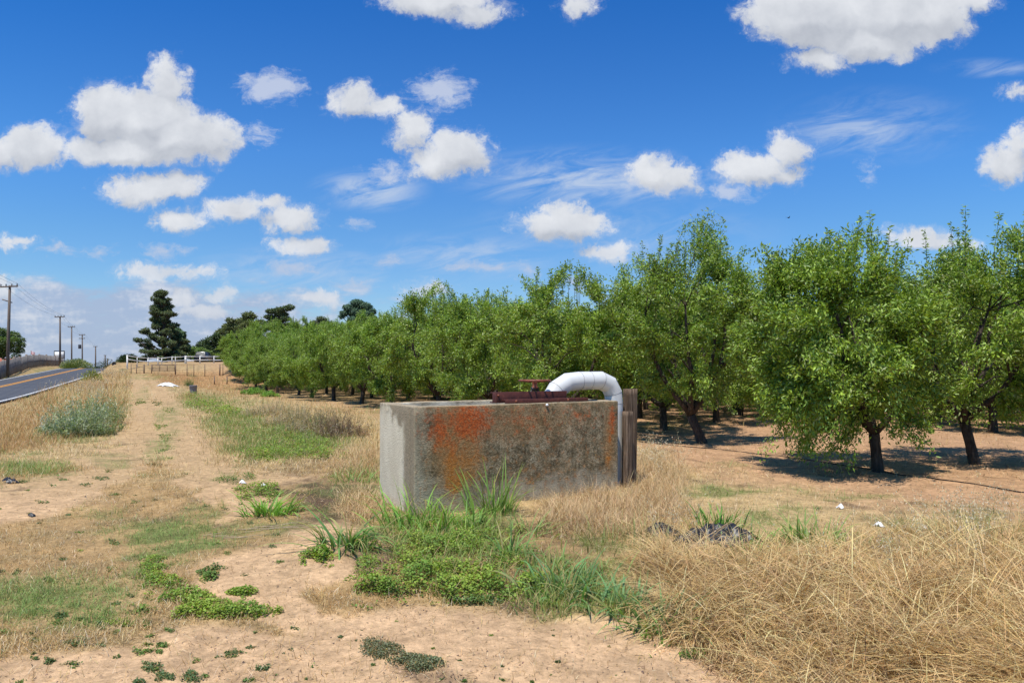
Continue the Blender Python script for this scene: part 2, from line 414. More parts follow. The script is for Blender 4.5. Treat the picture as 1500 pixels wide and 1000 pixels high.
# ------------------------------------------------------------------ concrete basin
E1 = np.array([.863, .505, 0]); E2 = np.array([-.505, .863, 0])
BN = np.array([-1.13, 7.9, 0]); BL, BD, BH = 3.008, 1.2, 1.26
BROT = math.atan2(.505, .863)
def concrete(g):
    c = g.coord(); X, Y, Z = g.sep(c)
    warp = g.noise(c, 4, 5, .65)-.5
    w2 = g.noise(c, 17, 5, .7)-.5
    sp = g.noise(c, 33, 8, .85)
    vor = g.voro(c, 85)
    streak = g.noise(g.comb(X*3+warp*.8, Y*3+w2*.5, Z*1.2), 1.3, 6, .62)
    mid = g.noise(c, 7, 7, .75)-.5
    clean = g.ramp(g.noise(c, 7, 6, .6), [(.3, (.28, .235, .155)), (.6, (.44, .375, .26)), (.8, (.52, .45, .32))])
    lich = g.ramp(sp+streak*.35-.15+mid*.7, [(.33, (.015, .013, .009)), (.44, (.07, .058, .036)), (.53, (.20, .165, .10)), (.64, (.46, .39, .26))])
    olive = g.ramp(g.noise(c, 9, 6, .7), [(.35, (.15, .105, .05)), (.65, (.36, .245, .12))])
    onfront = Y.ss(.004, .03, 1., 0.)
    body = g.mix((warp*2.2+.35+Z.ss(.9, 1.25, 0., .35)).clamp()*.75, lich, olive)
    fm = (Z+warp*.7+X.ss(0.0, .5, -.12, 0.)).ss(.12, .42)*X.ss(.0, .22, .3, 1.)
    front = g.mix(fm, clean, body)
    # left end wall: pale washed concrete with brown band along the corner
    lf = g.mix(((Y+warp*.35)).ss(.25, .42, .85, .0).max((Z+warp*.6+Y.ss(.5, 1.1, 0., -.22)).ss(.93, 1.12, 0., .85)), g.mix(streak.ss(.3, .7), (.60, .515, .37, 1), (.72, .64, .48, 1)), g.mix(sp.ss(.35, .62), (.13, .10, .06, 1), (.30, .235, .15, 1)))
    top = g.mix(sp.ss(.35, .6), (.22, .17, .10, 1), (.46, .37, .25, 1))
    base = g.mix(onfront, lf, front)
    base = g.mix(Z.ss(1.252, 1.2585), base, top)
    # orange lichen
    def gb(cx, cz, rx, rz):
        return g.vm('LENGTH', g.comb((X-cx)*(1/rx), 0., (Z-cz)*(1/rz)), out=1)*-1+1.
    f = gb(.72, 1.06, .42, .34)*1.05
    for a in [(.47, .55, .15, .50, 1.0), (.52, .33, .17, .20, 1.2), (.33, .95, .17, .34, .85), (.72, .55, .30, .40, .5), (2.9, .98, .09, .26, .85), (2.83, .45, .07, .16, .75), (2.86, .72, .05, .08, .7), (1.45, 1.05, .45, .25, .25), (1.6, .3, 1.2, .25, .12), (2.3, 1.1, .3, .15, .3), (.2, 1.0, .12, .35, .45)]:
        f = f.max(gb(*a[:4]).max(0.)*a[4])
    thr = f*1.0+(g.noise(c, 9, 8, .8)-.5)*2.9+w2*1.2
    broad = gb(.56, .72, .42, .75).max(gb(2.86, .7, .14, .6)*.7).max(gb(1.5, 1.0, 1.2, .3)*.35).max(0.)
    stain = (broad*1.9+mid*1.6).clamp()*onfront*Z.ss(.12, .3)
    base = g.mix(stain*.75, base, g.mix(sp.ss(.35, .65), (.20, .10, .035, 1), (.50, .28, .11, 1)))
    om = thr.ss(.0, .75)*g.noise(c, 26, 5, .8).ss(.36, .52, .25, 1.)*onfront*(1-Z.ss(1.24, 1.257))
    spots = (g.voro(c, 14).ss(.10, .2, 1., 0.))*g.noise(c, 3.1, 3).ss(.5, .6)*fm
    orange = g.mix((Z+w2*.5).ss(.5, 1.0), g.mix(sp.ss(.35, .65), (.28, .10, .02, 1), (.62, .24, .05, 1)), g.mix(sp.ss(.38, .6), (.20, .035, .012, 1), (.66, .14, .03, 1)))
    base = g.mix(om*(sp.ss(.2, .5, .45, .95)), base, orange)
    base = g.mix(spots*.7*onfront, base, (.42, .25, .08, 1))
    pits = vor.ss(.12, .24, .75, 0.)*g.noise(c, 8, 3).ss(.42, .58)
    base = g.mix(pits*(onfront*.7+.3), base, (.03, .027, .022, 1))
    wsp = g.voro(c, 60).ss(.09, .14, 1., 0.)*g.noise(c, 6, 2).ss(.52, .6)
    return g.mix(wsp*.6, base, (.55, .5, .38, 1))
M_CONC = princ('weathered_concrete', concrete, .92, spec=.15, bump=lambda g: g.noise(g.coord(), 34, 8, .75)+g.voro(g.coord(), 70)*.5, bstr=.6, bdist=.018)
basin = empty('concrete_basin', tuple(BN), BROT, label='weathered concrete irrigation basin stained with orange lichen, at the orchard edge', cat='concrete basin')
def wall(name, x0, x1, y0, y1, z0=-.3, z1=BH, nx=60, nz=24):
    # slightly uneven cast concrete slab
    m = MB(); m.box(((x0+x1)/2, (y0+y1)/2, (z0+z1)/2), ((x1-x0)/2, (y1-y0)/2, (z1-z0)/2))
    me = m.mesh(name)
    import bmesh
    bm = bmesh.new(); bm.from_mesh(me)
    bmesh.ops.bevel(bm, geom=[e for e in bm.edges if e.calc_length() > .01], offset=.018, segments=2, profile=.6, affect='EDGES')
    bmesh.ops.subdivide_edges(bm, edges=[e for e in bm.edges if e.calc_length() > .3], cuts=14, use_grid_fill=True)
    for v in bm.verts:
        if v.co.z > z1-.03:
            v.co.z += (fbm(np.array(v.co.x*4+v.co.y*4), np.array(v.co.y*3), 3, 3)-.5)*.02
            v.co.y += (fbm(np.array(v.co.x*7), np.array(v.co.z*7), 8, 3)-.5)*.012
    bm.to_mesh(me); bm.free()
    o = obj(name, me, M_CONC, basin)
    return o
wall('front_wall', 0, BL, 0, .15)
wall('end_wall', .001, .15, .152, BD)
wall('end_wall', BL-.15, BL-.001, .152, BD)
wall('back_wall', .152, BL-.152, BD-.15, BD-.002)
MB().box((BL/2, BD/2, .1), (BL/2-.152, BD/2-.152, .02)).build('basin_floor', princ('dark_floor', (.05, .04, .03)), basin)  # floor inside the basin, one even very dark brown
M_RUST = princ('rusty_red_steel', lambda g: g.ramp(g.noise(g.coord(), 18, 6, .7), [(.3, (.055, .016, .012)), (.6, (.13, .035, .024)), (.8, (.22, .08, .05))]), .6, bump=lambda g: g.noise(g.coord(), 60, 4), bstr=.3, bdist=.004, spec=.4)
M_RUST2 = princ('rusty_wheel_paint', lambda g: g.ramp(g.noise(g.coord(), 30, 5, .7), [(.3, (.10, .028, .014)), (.7, (.33, .10, .05))]), .5, spec=.4)
M_BLACKM = princ('black_greasy_steel', lambda g: g.ramp(g.noise(g.coord(), 30, 4), [(.3, (.008, .008, .009)), (.7, (.04, .035, .03))]), .45, spec=.5)
# red steel angle frame bolted on the basin
fr = empty('steel_gate_frame', tuple(BN), BROT, label='dark red steel angle frame lying on the basin rim', cat='steel frame')
m = MB()
m.box((1.71, .20, BH+.075), (.57, .006, .068)); m.box((1.71, .238, BH+.012), (.57, .036, .006)); m.box((1.71, .238, BH+.136), (.57, .034, .005))
m.build('back_channel', M_RUST, fr, bevel=.002)
m = MB(); m.box((1.885, .055, BH+.030), (.645, .005, .024)); m.box((1.885, .10, BH+.048), (.645, .045, .004)); m.build('front_angle', M_RUST, fr, bevel=.002)
m = MB(); m.box((1.147, .155, BH+.075), (.006, .046, .066)); m.build('end_plate', M_RUST, fr, bevel=.002)
for bx in (1.40, 2.20, 1.22): 
    MB().lathe([(0, .016), (.014, .014), (.016, .0)], n=6, R=Matrix.Rotation(math.pi/2, 3, 'X'), c=(bx, .050 if bx != 1.22 else .194, BH+(.03 if bx != 1.22 else .1))).build('bolt', M_RUST2, fr)
# hand wheel valve
vl = empty('gate_valve', tuple(BN+E1*1.81+E2*.26+np.array([0, 0, BH])), BROT, label='rusty red handwheel valve standing above the steel frame', cat='valve')
m = MB(); n = 40
ring = [(.205*math.cos(i*TAU/n), .205*math.sin(i*TAU/n), .285) for i in range(n+1)]
m.tube(ring, .0125, 8, False)
m.build('handwheel', M_RUST2, vl, True)
for k in range(5):
    a = k*TAU/5+.3
    MB().tube([(.03*math.cos(a), .03*math.sin(a), .272), (.1*math.cos(a), .1*math.sin(a), .268), (.2*math.cos(a), .2*math.sin(a), .285)], [.014, .010, .010], 6).build('spoke', M_RUST2, vl, True)
MB().lathe([(0, .30), (.022, .30), (.03, .285), (.042, .268), (.036, .25), (.03, .215), (.045, .2), (.045, .185), (0, .18)], n=16).build('hub', M_RUST2, vl, True)
MB().lathe([(.016, .19), (.016, -.5)], n=10).build('stem', M_BLACKM, vl, True)
m = MB()
for sx in (-1, 1): m.tube([(sx*.03, 0, .17), (sx*.075, 0, .12), (sx*.12, 0, .0), (sx*.13, 0, -.06)], [.018, .016, .015, .018], 8)
m.tube([(-.05, 0, .175), (.05, 0, .175)], .026, 8); m.build('yoke', M_BLACKM, vl, True)
MB().lathe([(0, .10), (.05, .10), (.055, .03), (.035, .0), (.03, -.05)], n=14).build('bonnet', M_BLACKM, vl, True)
# white pipe
def pvc(g):
    c = g.coord(); X, Y, Z = g.sep(c)
    d = g.noise(c, 5, 5, .65).ss(.5, .8, 0., .35)
    return g.mix(d, (.70, .69, .65, 1), (.46, .43, .36, 1))
M_PVC = princ('white_plastic_pipe', pvc, .38, spec=.45, bump=lambda g: g.noise(g.coord(), 8, 4), bstr=.08)
M_SEAM = princ('pipe_seam_grime', (.12, .11, .10), .8)
pipe = empty('white_pipe', tuple(BN+E2*.35), BROT, label='fat white plastic pipe arching over the basin and down its end wall', cat='pipe')
# mitred bends: rings share the bisecting plane at every joint
PP = [(2.12, .95), (2.12, 1.28), (2.22, 1.42), (2.40, 1.515), (2.60, 1.533), (2.97, 1.535), (3.12, 1.475), (3.20, 1.35), (3.215, 1.20), (3.215, -.2)]
def mitre_pipe(P, r, n=28):
    P = np.array(P); rings = []
    for i in range(len(P)):
        if i == 0: t = P[1]-P[0]
        elif i == len(P)-1: t = P[-1]-P[-2]
        else:
            a = P[i]-P[i-1]; b = P[i+1]-P[i]; a /= np.linalg.norm(a); b /= np.linalg.norm(b); t = a+b
        t = t/np.linalg.norm(t); nrm = np.array([-t[1], t[0]])
        if 0 < i < len(P)-1: sc_ = 1/max(.5, np.dot(a, t))
        else: sc_ = 1
        an = np.arange(n)*TAU/n
        rings.append(np.stack([P[i, 0]+r*sc_*np.cos(an)*nrm[0], r*np.sin(an), P[i, 1]+r*sc_*np.cos(an)*nrm[1]], -1))
    return rings
rings = mitre_pipe(PP, .127)
def ring_mesh(rs):
    n = len(rs[0]); V = np.concatenate(rs); m = len(rs)
    i = np.arange(m-1)[:, None]*n; j = np.arange(n)[None]; k = (j+1) % n
    return np_mesh('pipe_length', V, np.stack([i+j, i+k, i+n+k, i+n+j], -1).reshape(-1, 4), None, True)
for nm, a, b in (('riser', 0, 1), ('elbow', 1, 4), ('pipe_length', 4, 5), ('elbow', 5, 8), ('downpipe', 8, 9)):
    rs = [r.copy() for r in rings[a:b+1]]
    o = obj(nm, ring_mesh(rs), M_PVC, pipe)
    e = o.modifiers.new('edges', 'EDGE_SPLIT'); e.split_angle = math.radians(14)
for i in (1, 2, 4, 5, 7, 8):
    c = rings[i].mean(0); rr = c+(rings[i]-c)*1.006
    m = MB(); m.tube(np.concatenate([rr, rr[:1]]), .0018, 5, False); m.build('seam', M_SEAM, pipe)
for f_ in (.45,):
    c = rings[4]*(1-f_)+rings[5]*f_; cc = c.mean(0); rr = cc+(c-cc)*1.006
    m = MB(); m.tube(np.concatenate([rr, rr[:1]]), .0018, 5, False); m.build('seam', M_SEAM, pipe)
# posts
def wood(g):
    c = g.coord(); v = g.vm('MULTIPLY', c, (22, 22, 1.3))
    n = g.noise(v, 1.6, 7, .7)
    base = g.ramp(n, [(.3, (.03, .02, .014)), (.48, (.13, .088, .06)), (.68, (.30, .215, .15))])
    l = g.noise(c, 6, 4).ss(.58, .72)
    return g.mix(l*.5, base, (.30, .21, .08, 1))
M_WOOD = princ('weathered_wood', wood, .92, spec=.1, bump=lambda g: g.noise(g.vm('MULTIPLY', g.coord(), (22, 22, 1.3)), 1.8, 7, .7), bstr=1., bdist=.02)
def wpost(x, y, w, h, lean, seed, label, rz):
    rr = random.Random(seed); n = 28; prof = []
    rs = []
    base = [1+rr.uniform(-.05, .05) for _ in range(n)]
    for j, z in enumerate(np.linspace(-.2, h, 22)):
        an = np.arange(n)*TAU/n
        sq = 1/np.maximum(abs(np.cos(an)), abs(np.sin(an)))
        rad = w/2*(.86*np.minimum(sq, 1.22))*np.array(base)*(1+.012*np.sin(z*5+seed))
        rs.append(np.stack([rad*np.cos(an)+lean*z, rad*np.sin(an)*.8, np.full(n, z)+(.012*np.array([rr.random() for _ in range(n)]) if j == 21 else 0)], -1))
    V = np.concatenate(rs+[np.array([[lean*h, 0, h-.006]])]); m = len(rs)
    i = np.arange(m-1)[:, None]*n; j = np.arange(n)[None]; k = (j+1) % n
    F = np.stack([i+j, i+k, i+n+k, i+n+j], -1).reshape(-1, 4)
    T = np.stack([(m-1)*n+np.arange(n), (m-1)*n+(np.arange(n)+1) % n, np.full(n, m*n)], -1)
    o = obj('wooden_post', np_mesh('wooden_post', V, [F, T]), M_WOOD, label=label, cat='post', group='old posts beside the basin')
    o.location = (x, y, 0); o.rotation_euler = (0, 0, rz)
wpost(1.715, 9.95, .215, 1.40, .012, 3, 'taller weathered wooden post behind the short one, right of the basin', BROT)
wpost(1.625, 9.64, .155, 1.095, .008, 9, 'shorter weathered wooden post leaning against the taller one by the white pipe', BROT)

# ------------------------------------------------------------------ blades
def inbox(x, y, pad=0.0):
    u = (x-BN[0])*E1[0]+(y-BN[1])*E1[1]; v = (x-BN[0])*E2[0]+(y-BN[1])*E2[1]
    return (u > -pad) & (u < BL+pad) & (v > -pad) & (v < BD+pad)
def blades(P, h, w, az, lean, bend, col, seg=4, tipc=1.0, basec=.75, taper=1.6, twist=None):
    N = len(P)
    h, w, az, lean, bend = [np.broadcast_to(np.asarray(a, float), (N,)) for a in (h, w, az, lean, bend)]
    col = np.broadcast_to(np.asarray(col, float), (N, 3))
    dr = np.stack([np.cos(az), np.sin(az), np.zeros(N)], -1)
    tw = az+math.pi/2+(RS.uniform(-.9, .9, N) if twist is None else twist)
    sd = np.stack([np.cos(tw), np.sin(tw), RS.uniform(-.25, .25, N)], -1)
    p = P.copy(); V = np.zeros((N, seg+1, 2, 3)); C = np.zeros((N, seg+1, 2, 3))
    for j in range(seg+1):
        t = j/seg
        wid = w*(1-t**taper)*.5+w*.03
        if j == 0: wid = wid*.7
        V[:, j, 0] = p-sd*wid[:, None]; V[:, j, 1] = p+sd*wid[:, None]
        cc = col*(basec+(tipc-basec)*t); C[:, j, 0] = cc; C[:, j, 1] = cc
        a = lean+bend*(t+.5/seg)
        p = p+(dr*np.sin(a)[:, None]+np.array([0, 0, 1])*np.cos(a)[:, None])*(h/seg)[:, None]
    i = np.arange(N)[:, None]*(seg+1)*2; j = np.arange(seg)[None]*2
    F = np.stack([i+j, i+j+1, i+j+3, i+j+2], -1).reshape(-1, 4)
    return V.reshape(-1, 3), F, C.reshape(-1, 3)
def leaves(P, nrm, dirv, L, W, col, fold=.15):
    """six-vertex pointed leaves: P base, dirv direction, nrm approx normal"""
    N = len(P)
    dirv = dirv/(np.linalg.norm(dirv, axis=1)[:, None]+1e-9)
    s = np.cross(dirv, nrm); s /= np.linalg.norm(s, axis=1)[:, None]+1e-9
    n = np.cross(s, dirv)
    L = np.broadcast_to(L, (N,))[:, None]; W = np.broadcast_to(W, (N,))[:, None]
    V = np.stack([P, P+dirv*L*.45+s*W*.5+n*W*fold, P+dirv*L-n*L*.10, P+dirv*L*.45-s*W*.5+n*W*fold], 1)
    i = np.arange(N)*4
    F = np.concatenate([np.stack([i, i+1, i+2], -1), np.stack([i, i+2, i+3], -1)])
    return V.reshape(-1, 3), F, np.repeat(col, 4, 0)
class Bag:
    def __init__(s): s.V = []; s.F = {}; s.C = []; s.n = 0
    def add(s, VFC):
        V, F, C = VFC
        s.V.append(V); s.F.setdefault(F.shape[1], []).append(F+s.n); s.C.append(C); s.n += len(V)
    def mesh(s, name): return np_mesh(name, np.concatenate(s.V), [np.concatenate(f) for f in s.F.values()], np.concatenate(s.C))
def jit(col, N, a=.18, b=.08):
    c = np.broadcast_to(np.asarray(col, float), (N, 3))
    return np.clip(c*(1+RS.uniform(-a, a, (N, 1)))*(1+RS.uniform(-b, b, (N, 3))), 0, 1)
def mixcol(a, b, t): return np.asarray(a)*(1-t)[:, None]+np.asarray(b)*t[:, None]
def scatter(n, x0, x1, y0, y1, fd, lod_pow=1.0):
    """uniform in survey-photo area, accepted by density fd(masks)"""
    px = RS.uniform(x0, x1, n); py = RS.uniform(y0, y1, n)
    P = hit(px, py)
    m = masks(P[:, 0], P[:, 1])
    keep = RS.rand(n) < fd(m, P)
    keep &= ~inbox(P[:, 0], P[:, 1], .0)
    rd = (P[:, 0]+.468*P[:, 1] < -9.3) & (P[:, 0]+.468*P[:, 1] > -16)
    keep &= ~(rd & (P[:, 1] > 5))
    return P[keep], {k: v[keep] for k, v in m.items()}
def stuff(name, bag, mat, label):
    return obj(name, bag.mesh(name), mat, label=label, kind='stuff')

# short dry and green turf
def turf():
    B = Bag()
    for (n, y0, y1, seg) in ((260000, 560, 700, 2), (300000, 680, 1090, 3)):
        def fd(m, P):
            d = (1-.93*np.clip(m['bare']*1.25, 0, 1))*(.35+.65*sstep(.3, .55, m['n2']))
            d = d*(1-.93*m['orch'])
            d = d*(1-.5*m['dark'])
            return d
        P, m = scatter(n, -250, 1700, y0, y1, fd)
        N = len(P); d = P[:, 1]; sc_ = np.clip(d/9, .75, 3.2)
        g = RS.rand(N) < m['green']*1.1
        h = RS.uniform(.02, .095, N)*np.clip(d/9, .8, 2.2)*(.5+1.1*fbm(P[:, 0]*2.5, P[:, 1]*2.5, 55, 3))
        tall = sstep(.5, .7, m['n3'])*sstep(8, 14, d)
        h *= 1+.9*tall
        w = .0042*sc_*RS.uniform(.6, 1.6, N)
        c = np.where(g[:, None], jit((.22, .30, .07), N, .35), jit(mixcol(np.broadcast_to((.70, .52, .25), (N, 3)), np.broadcast_to((.58, .38, .15), (N, 3)), sstep(.4, .7, m['n3'])), N, .35))
        c = np.where((RS.rand(N) < .16)[:, None], jit((.85, .70, .45), N, .2), c)
        c = np.where((RS.rand(N) < .06)[:, None], jit((.28, .19, .09), N, .3), c)
        c = np.where(g[:, None], jit((.25, .36, .085), N, .3), c); h = np.where(g, h*1.25, h)
        B.add(blades(P, h, w, RS.uniform(0, TAU, N), RS.uniform(.2, 1.35, N), RS.uniform(-.2, .9, N), c, 2, 1.05, .8))
    stuff('short_grass', B, M_STRAW, 'short mown dry grass mixed with green patches across the field')
turf()

# tall dry grass: foreground right, around the basin, verges
def tall_dry():
    B = Bag()
    PR = [(1130, 1010), (1020, 962), (955, 905), (930, 850), (935, 800), (925, 770), (990, 745), (1060, 790), (1150, 800), (1250, 790), (1330, 770), (1520, 775), (1800, 800), (1800, 1100), (1200, 1100)]
    def f1(m, P): return pm(m['px'], m['py'], PR, 14)*(.12+.88*sstep(.38, .5, fbm(P[:, 0]*1.4, P[:, 1]*1.4, 91, 3)))*(.35+.65*sstep(785, 850, m['py']))
    Pc, mc = scatter(2300, 900, 1800, 735, 1090, f1)
    kc = len(Pc); per = 54
    ci = np.repeat(np.arange(kc), per); N = len(ci)
    caz = fbm(Pc[:, 0]*.5, Pc[:, 1]*.5, 70, 2)*7+RS.normal(0, 1.1, kc)
    cle = RS.uniform(.55, 1.5, kc); cb = RS.uniform(.4, 1.9, kc); ch = RS.uniform(.32, .8, kc)*(.6+.7*fbm(Pc[:, 0]*.8, Pc[:, 1]*.8, 75, 2))
    P = Pc[ci]+RS.normal(0, .075, (N, 3))
    P[:, 2] = hgt(P[:, 0], P[:, 1])+RS.uniform(0, .10, N)*RS.rand(N)
    edge = sstep(0, 60, poly_sd(mc['px'], mc['py'], PR))[ci]
    az = caz[ci]+RS.normal(0, .38, N); lean = cle[ci]+RS.normal(0, .3, N); bend = cb[ci]+RS.normal(0, .4, N)
    h = ch[ci]*RS.uniform(.35, 1.1, N)*(.4+.6*edge)
    loose = RS.rand(N) < .14; az[loose] = RS.uniform(0, TAU, loose.sum()); lean[loose] = RS.uniform(.7, 1.3, loose.sum()); bend[loose] = RS.uniform(.2, 1.0, loose.sum()); P[loose, 2] += RS.uniform(.02, .14, loose.sum())
    lean = np.clip(lean, 0, 1.5)
    h = np.where(lean < .7, h*.6, h); bend = np.where(lean > 1.0, np.minimum(bend, 1.1), bend)
    tone = RS.rand(kc)[ci]
    c = jit(mixcol((.66, .42, .155), (1.0, .745, .37), tone), N, .3)
    c = np.where((RS.rand(N) < .15)[:, None], jit((.40, .24, .1), N, .3), c)
    wd = RS.uniform(.002, .0052, N); wd[RS.rand(N) < .08] *= 1.7
    ok = ~inbox(P[:, 0], P[:, 1], .02)
    B.add(blades(P[ok], h[ok], wd[ok], az[ok], lean[ok], bend[ok], c[ok], 6, 1.15, .45, 3))
    P, m = scatter(60000, 900, 1800, 760, 1090, lambda m, P: pm(m['px'], m['py'], PR, 10))
    N = len(P)
    B.add(blades(P, RS.uniform(.04, .16, N), RS.uniform(.003, .006, N), RS.uniform(0, TAU, N), RS.uniform(.7, 1.5, N), RS.uniform(-.3, .8, N), jit(mixcol((.40, .25, .11), (.72, .52, .26), RS.rand(N)), N, .3), 3, 1.05, .7, 2.5))
    # around the posts and the right end of the basin
    def f2(m, P): return np.maximum(em(m['px'], m['py'], 900, 752, 105, 30), em(m['px'], m['py'], 960, 705, 45, 45))
    P, m = scatter(45000, 780, 1030, 640, 810, f2)
    N = len(P)
    hh = RS.uniform(.07, .30, N)*(.35+1.2*fbm(P[:, 0]*4, P[:, 1]*4, 77, 3))
    B.add(blades(P, hh, RS.uniform(.002, .005, N), RS.uniform(0, TAU, N), RS.uniform(0, 1.3, N), RS.uniform(.1, 1.5, N), jit(mixcol((.62, .42, .21), (.75, .56, .31), RS.rand(N)), N, .35), 4, 1.05, .7, 2.5))
    # left end of the basin
    def f3(m, P): return np.maximum(.9*em(m['px'], m['py'], 525, 678, 45, 22), em(m['px'], m['py'], 530, 745, 32, 22))
    P, m = scatter(16000, 460, 580, 640, 790, f3)
    N = len(P)
    B.add(blades(P, RS.uniform(.08, .28, N), RS.uniform(.003, .006, N), RS.uniform(0, TAU, N), RS.uniform(0, 1.2, N), RS.uniform(.2, 1.4, N), jit((.66, .47, .24), N, .35), 4, 1.05, .75, 2.5))
    # verge between track and weeds, roadside, bank
    def f4(m, P):
        a = pm(m['px']+(m['n2']-.5)*60, m['py']+(m['n1']-.5)*40, [(262, 572), (300, 598), (350, 630), (355, 675), (315, 680), (293, 630)], 16)
        b = pm(m['px'], m['py'], [(-300, 700), (-100, 640), (0, 600), (80, 572), (140, 546), (190, 546), (188, 590), (165, 630), (90, 645), (0, 665), (-200, 760)], 8)
        c = .8*pm(m['px'], m['py'], [(200, 545), (345, 545), (400, 580), (520, 600), (560, 640), (545, 690), (500, 650), (330, 590), (260, 565)], 8)
        return np.maximum.reduce([a*.8, b, c*.6])
    P, m = scatter(150000, -250, 600, 544, 760, f4)
    N = len(P); d = P[:, 1]
    hh = RS.uniform(.10, .34, N)*(.5+1.0*m['n1'])
    rs = (m['px'] < 195) & (m['py'] < 600) & (m['px'] > 55)
    hh = np.where(rs, hh*1.9, hh)
    hh = np.where((m['px'] > 230) & (m['px'] < 380) & (m['py'] > 590), hh*.5, hh)
    hh *= .5+fbm(P[:, 0]*1.3, P[:, 1]*1.3, 58, 3)
    c = jit((.74, .54, .25), N, .3)
    rd = (m['n3'] > .5) | ((m['py'] > 590) & (m['px'] < 90))
    c = np.where((rd & (RS.rand(N) < .6))[:, None], jit((.52, .29, .11), N, .25), c)
    c = np.where((RS.rand(N) < .10)[:, None], jit((.2, .24, .08), N, .25), c)
    B.add(blades(P, hh, .004*np.clip(d/9, 1, 5)*RS.uniform(.6, 1.2, N), RS.uniform(0, TAU, N), RS.uniform(0, .6, N), RS.uniform(0, .9, N), c, 3, 1.1, .7, 2.))
    stuff('tall_dry_grass', B, M_STRAW, 'long tangled straw coloured grass lying over itself')
tall_dry()

def ditch_weeds():
    B = Bag()
    def fd(m, P): return np.clip(m['green']*1.2, 0, 1)*pm(m['px'], m['py'], [(255, 560), (345, 592), (430, 610), (545, 640), (560, 700), (420, 700), (330, 690), (330, 640), (290, 600)], 14)*(.2+.8*sstep(.42, .55, m['n2']))
    P, m = scatter(60000, 240, 580, 560, 720, fd); N = len(P)
    c = jit(mixcol((.19, .31, .07), (.33, .36, .12), RS.rand(N)), N, .3)
    c = np.where((RS.rand(N) < .3)[:, None], jit((.50, .36, .19), N, .3), c)
    h = RS.uniform(.05, .24, N)*(.4+1.1*fbm(P[:, 0]*1.8, P[:, 1]*1.8, 63, 3))
    B.add(blades(P, h, .007*np.clip(P[:, 1]/12, .9, 3)*RS.uniform(.6, 1.4, N), RS.uniform(0, TAU, N), RS.uniform(0, .9, N), RS.uniform(0, 1, N), c, 3, 1.15, .6, 2))
    stuff('ditch_weeds', B, M_GRASS, 'mixed green and brown weeds along the shallow ditch left of the basin')
ditch_weeds()

def oats():
    """thin stalks with pale hanging seed heads"""
    B = Bag()
    spots = [(960, 690, 35, 18, 90, .55, 1.0), (1420, 790, 90, 25, 110, .5, .9), (1350, 830, 200, 60, 60, .5, .8), (130, 575, 55, 16, 260, .7, .9), (165, 552, 30, 6, 120, .6, .9), (470, 640, 50, 14, 60, .4, .7), (1000, 800, 60, 30, 25, .55, .8)]
    for cx, cy, rx, ry, n, h, pale in spots:
        P = hit(cx+RS.normal(0, rx*.5, n), cy+RS.normal(0, ry*.5, n))
        P = P[~inbox(P[:, 0], P[:, 1], .1)]; n = len(P)
        d = P[:, 1]; k = np.clip(d/10, 1, 4)
        hh = RS.uniform(.6, 1.1, n)*h; az = RS.uniform(0, TAU, n); le = RS.uniform(0, .25, n); be = RS.uniform(.1, .7, n)
        B.add(blades(P, hh, .0028*k, az, le, be, jit((.6, .45, .24), n), 4, 1.1, .8, 3))
        q = 9
        t = RS.uniform(.62, 1.02, (n, q)); a = le[:, None]+be[:, None]*t*.6
        S = P[:, None]+np.stack([np.cos(az)[:, None]*np.sin(a)*t*hh[:, None], np.sin(az)[:, None]*np.sin(a)*t*hh[:, None], np.cos(a)*t*hh[:, None]], -1)
        S = S.reshape(-1, 3)+RS.normal(0, .022, (n*q, 3)); kk = np.repeat(k, q)
        dv = RS.normal(0, .5, (n*q, 3)); dv[:, 2] -= .8
        B.add(leaves(S, RS.normal(0, 1, (n*q, 3)), dv, .024*kk**.6, .009*kk**.6, jit(np.array((.74, .64, .42))*pale, n*q, .15)))
    stuff('wild_oats', B, M_STRAW, 'wild oat stalks with pale drooping seed heads')
oats()

# sparse blades and clods on orchard floor
def orchard_sprigs():
    B = Bag()
    def fd(m, P): return np.clip(.06+m['green']*.9, 0, 1)*m['orch']*(.2+.8*sstep(.45, .6, m['n2']))
    P, m = scatter(60000, 560, 1750, 575, 775, fd)
    N = len(P)
    g = RS.rand(N) < .25+m['green']
    c = np.where(g[:, None], jit((.14, .2, .06), N, .3), jit((.55, .38, .19), N, .3))
    B.add(blades(P, RS.uniform(.03, .12, N), RS.uniform(.004, .009, N), RS.uniform(0, TAU, N), RS.uniform(0, 1.2, N), RS.uniform(0, .8, N), c, 2))
    stuff('orchard_floor_grass', B, M_GRASS, 'thin sparse grass on the orchard floor')
orchard_sprigs()

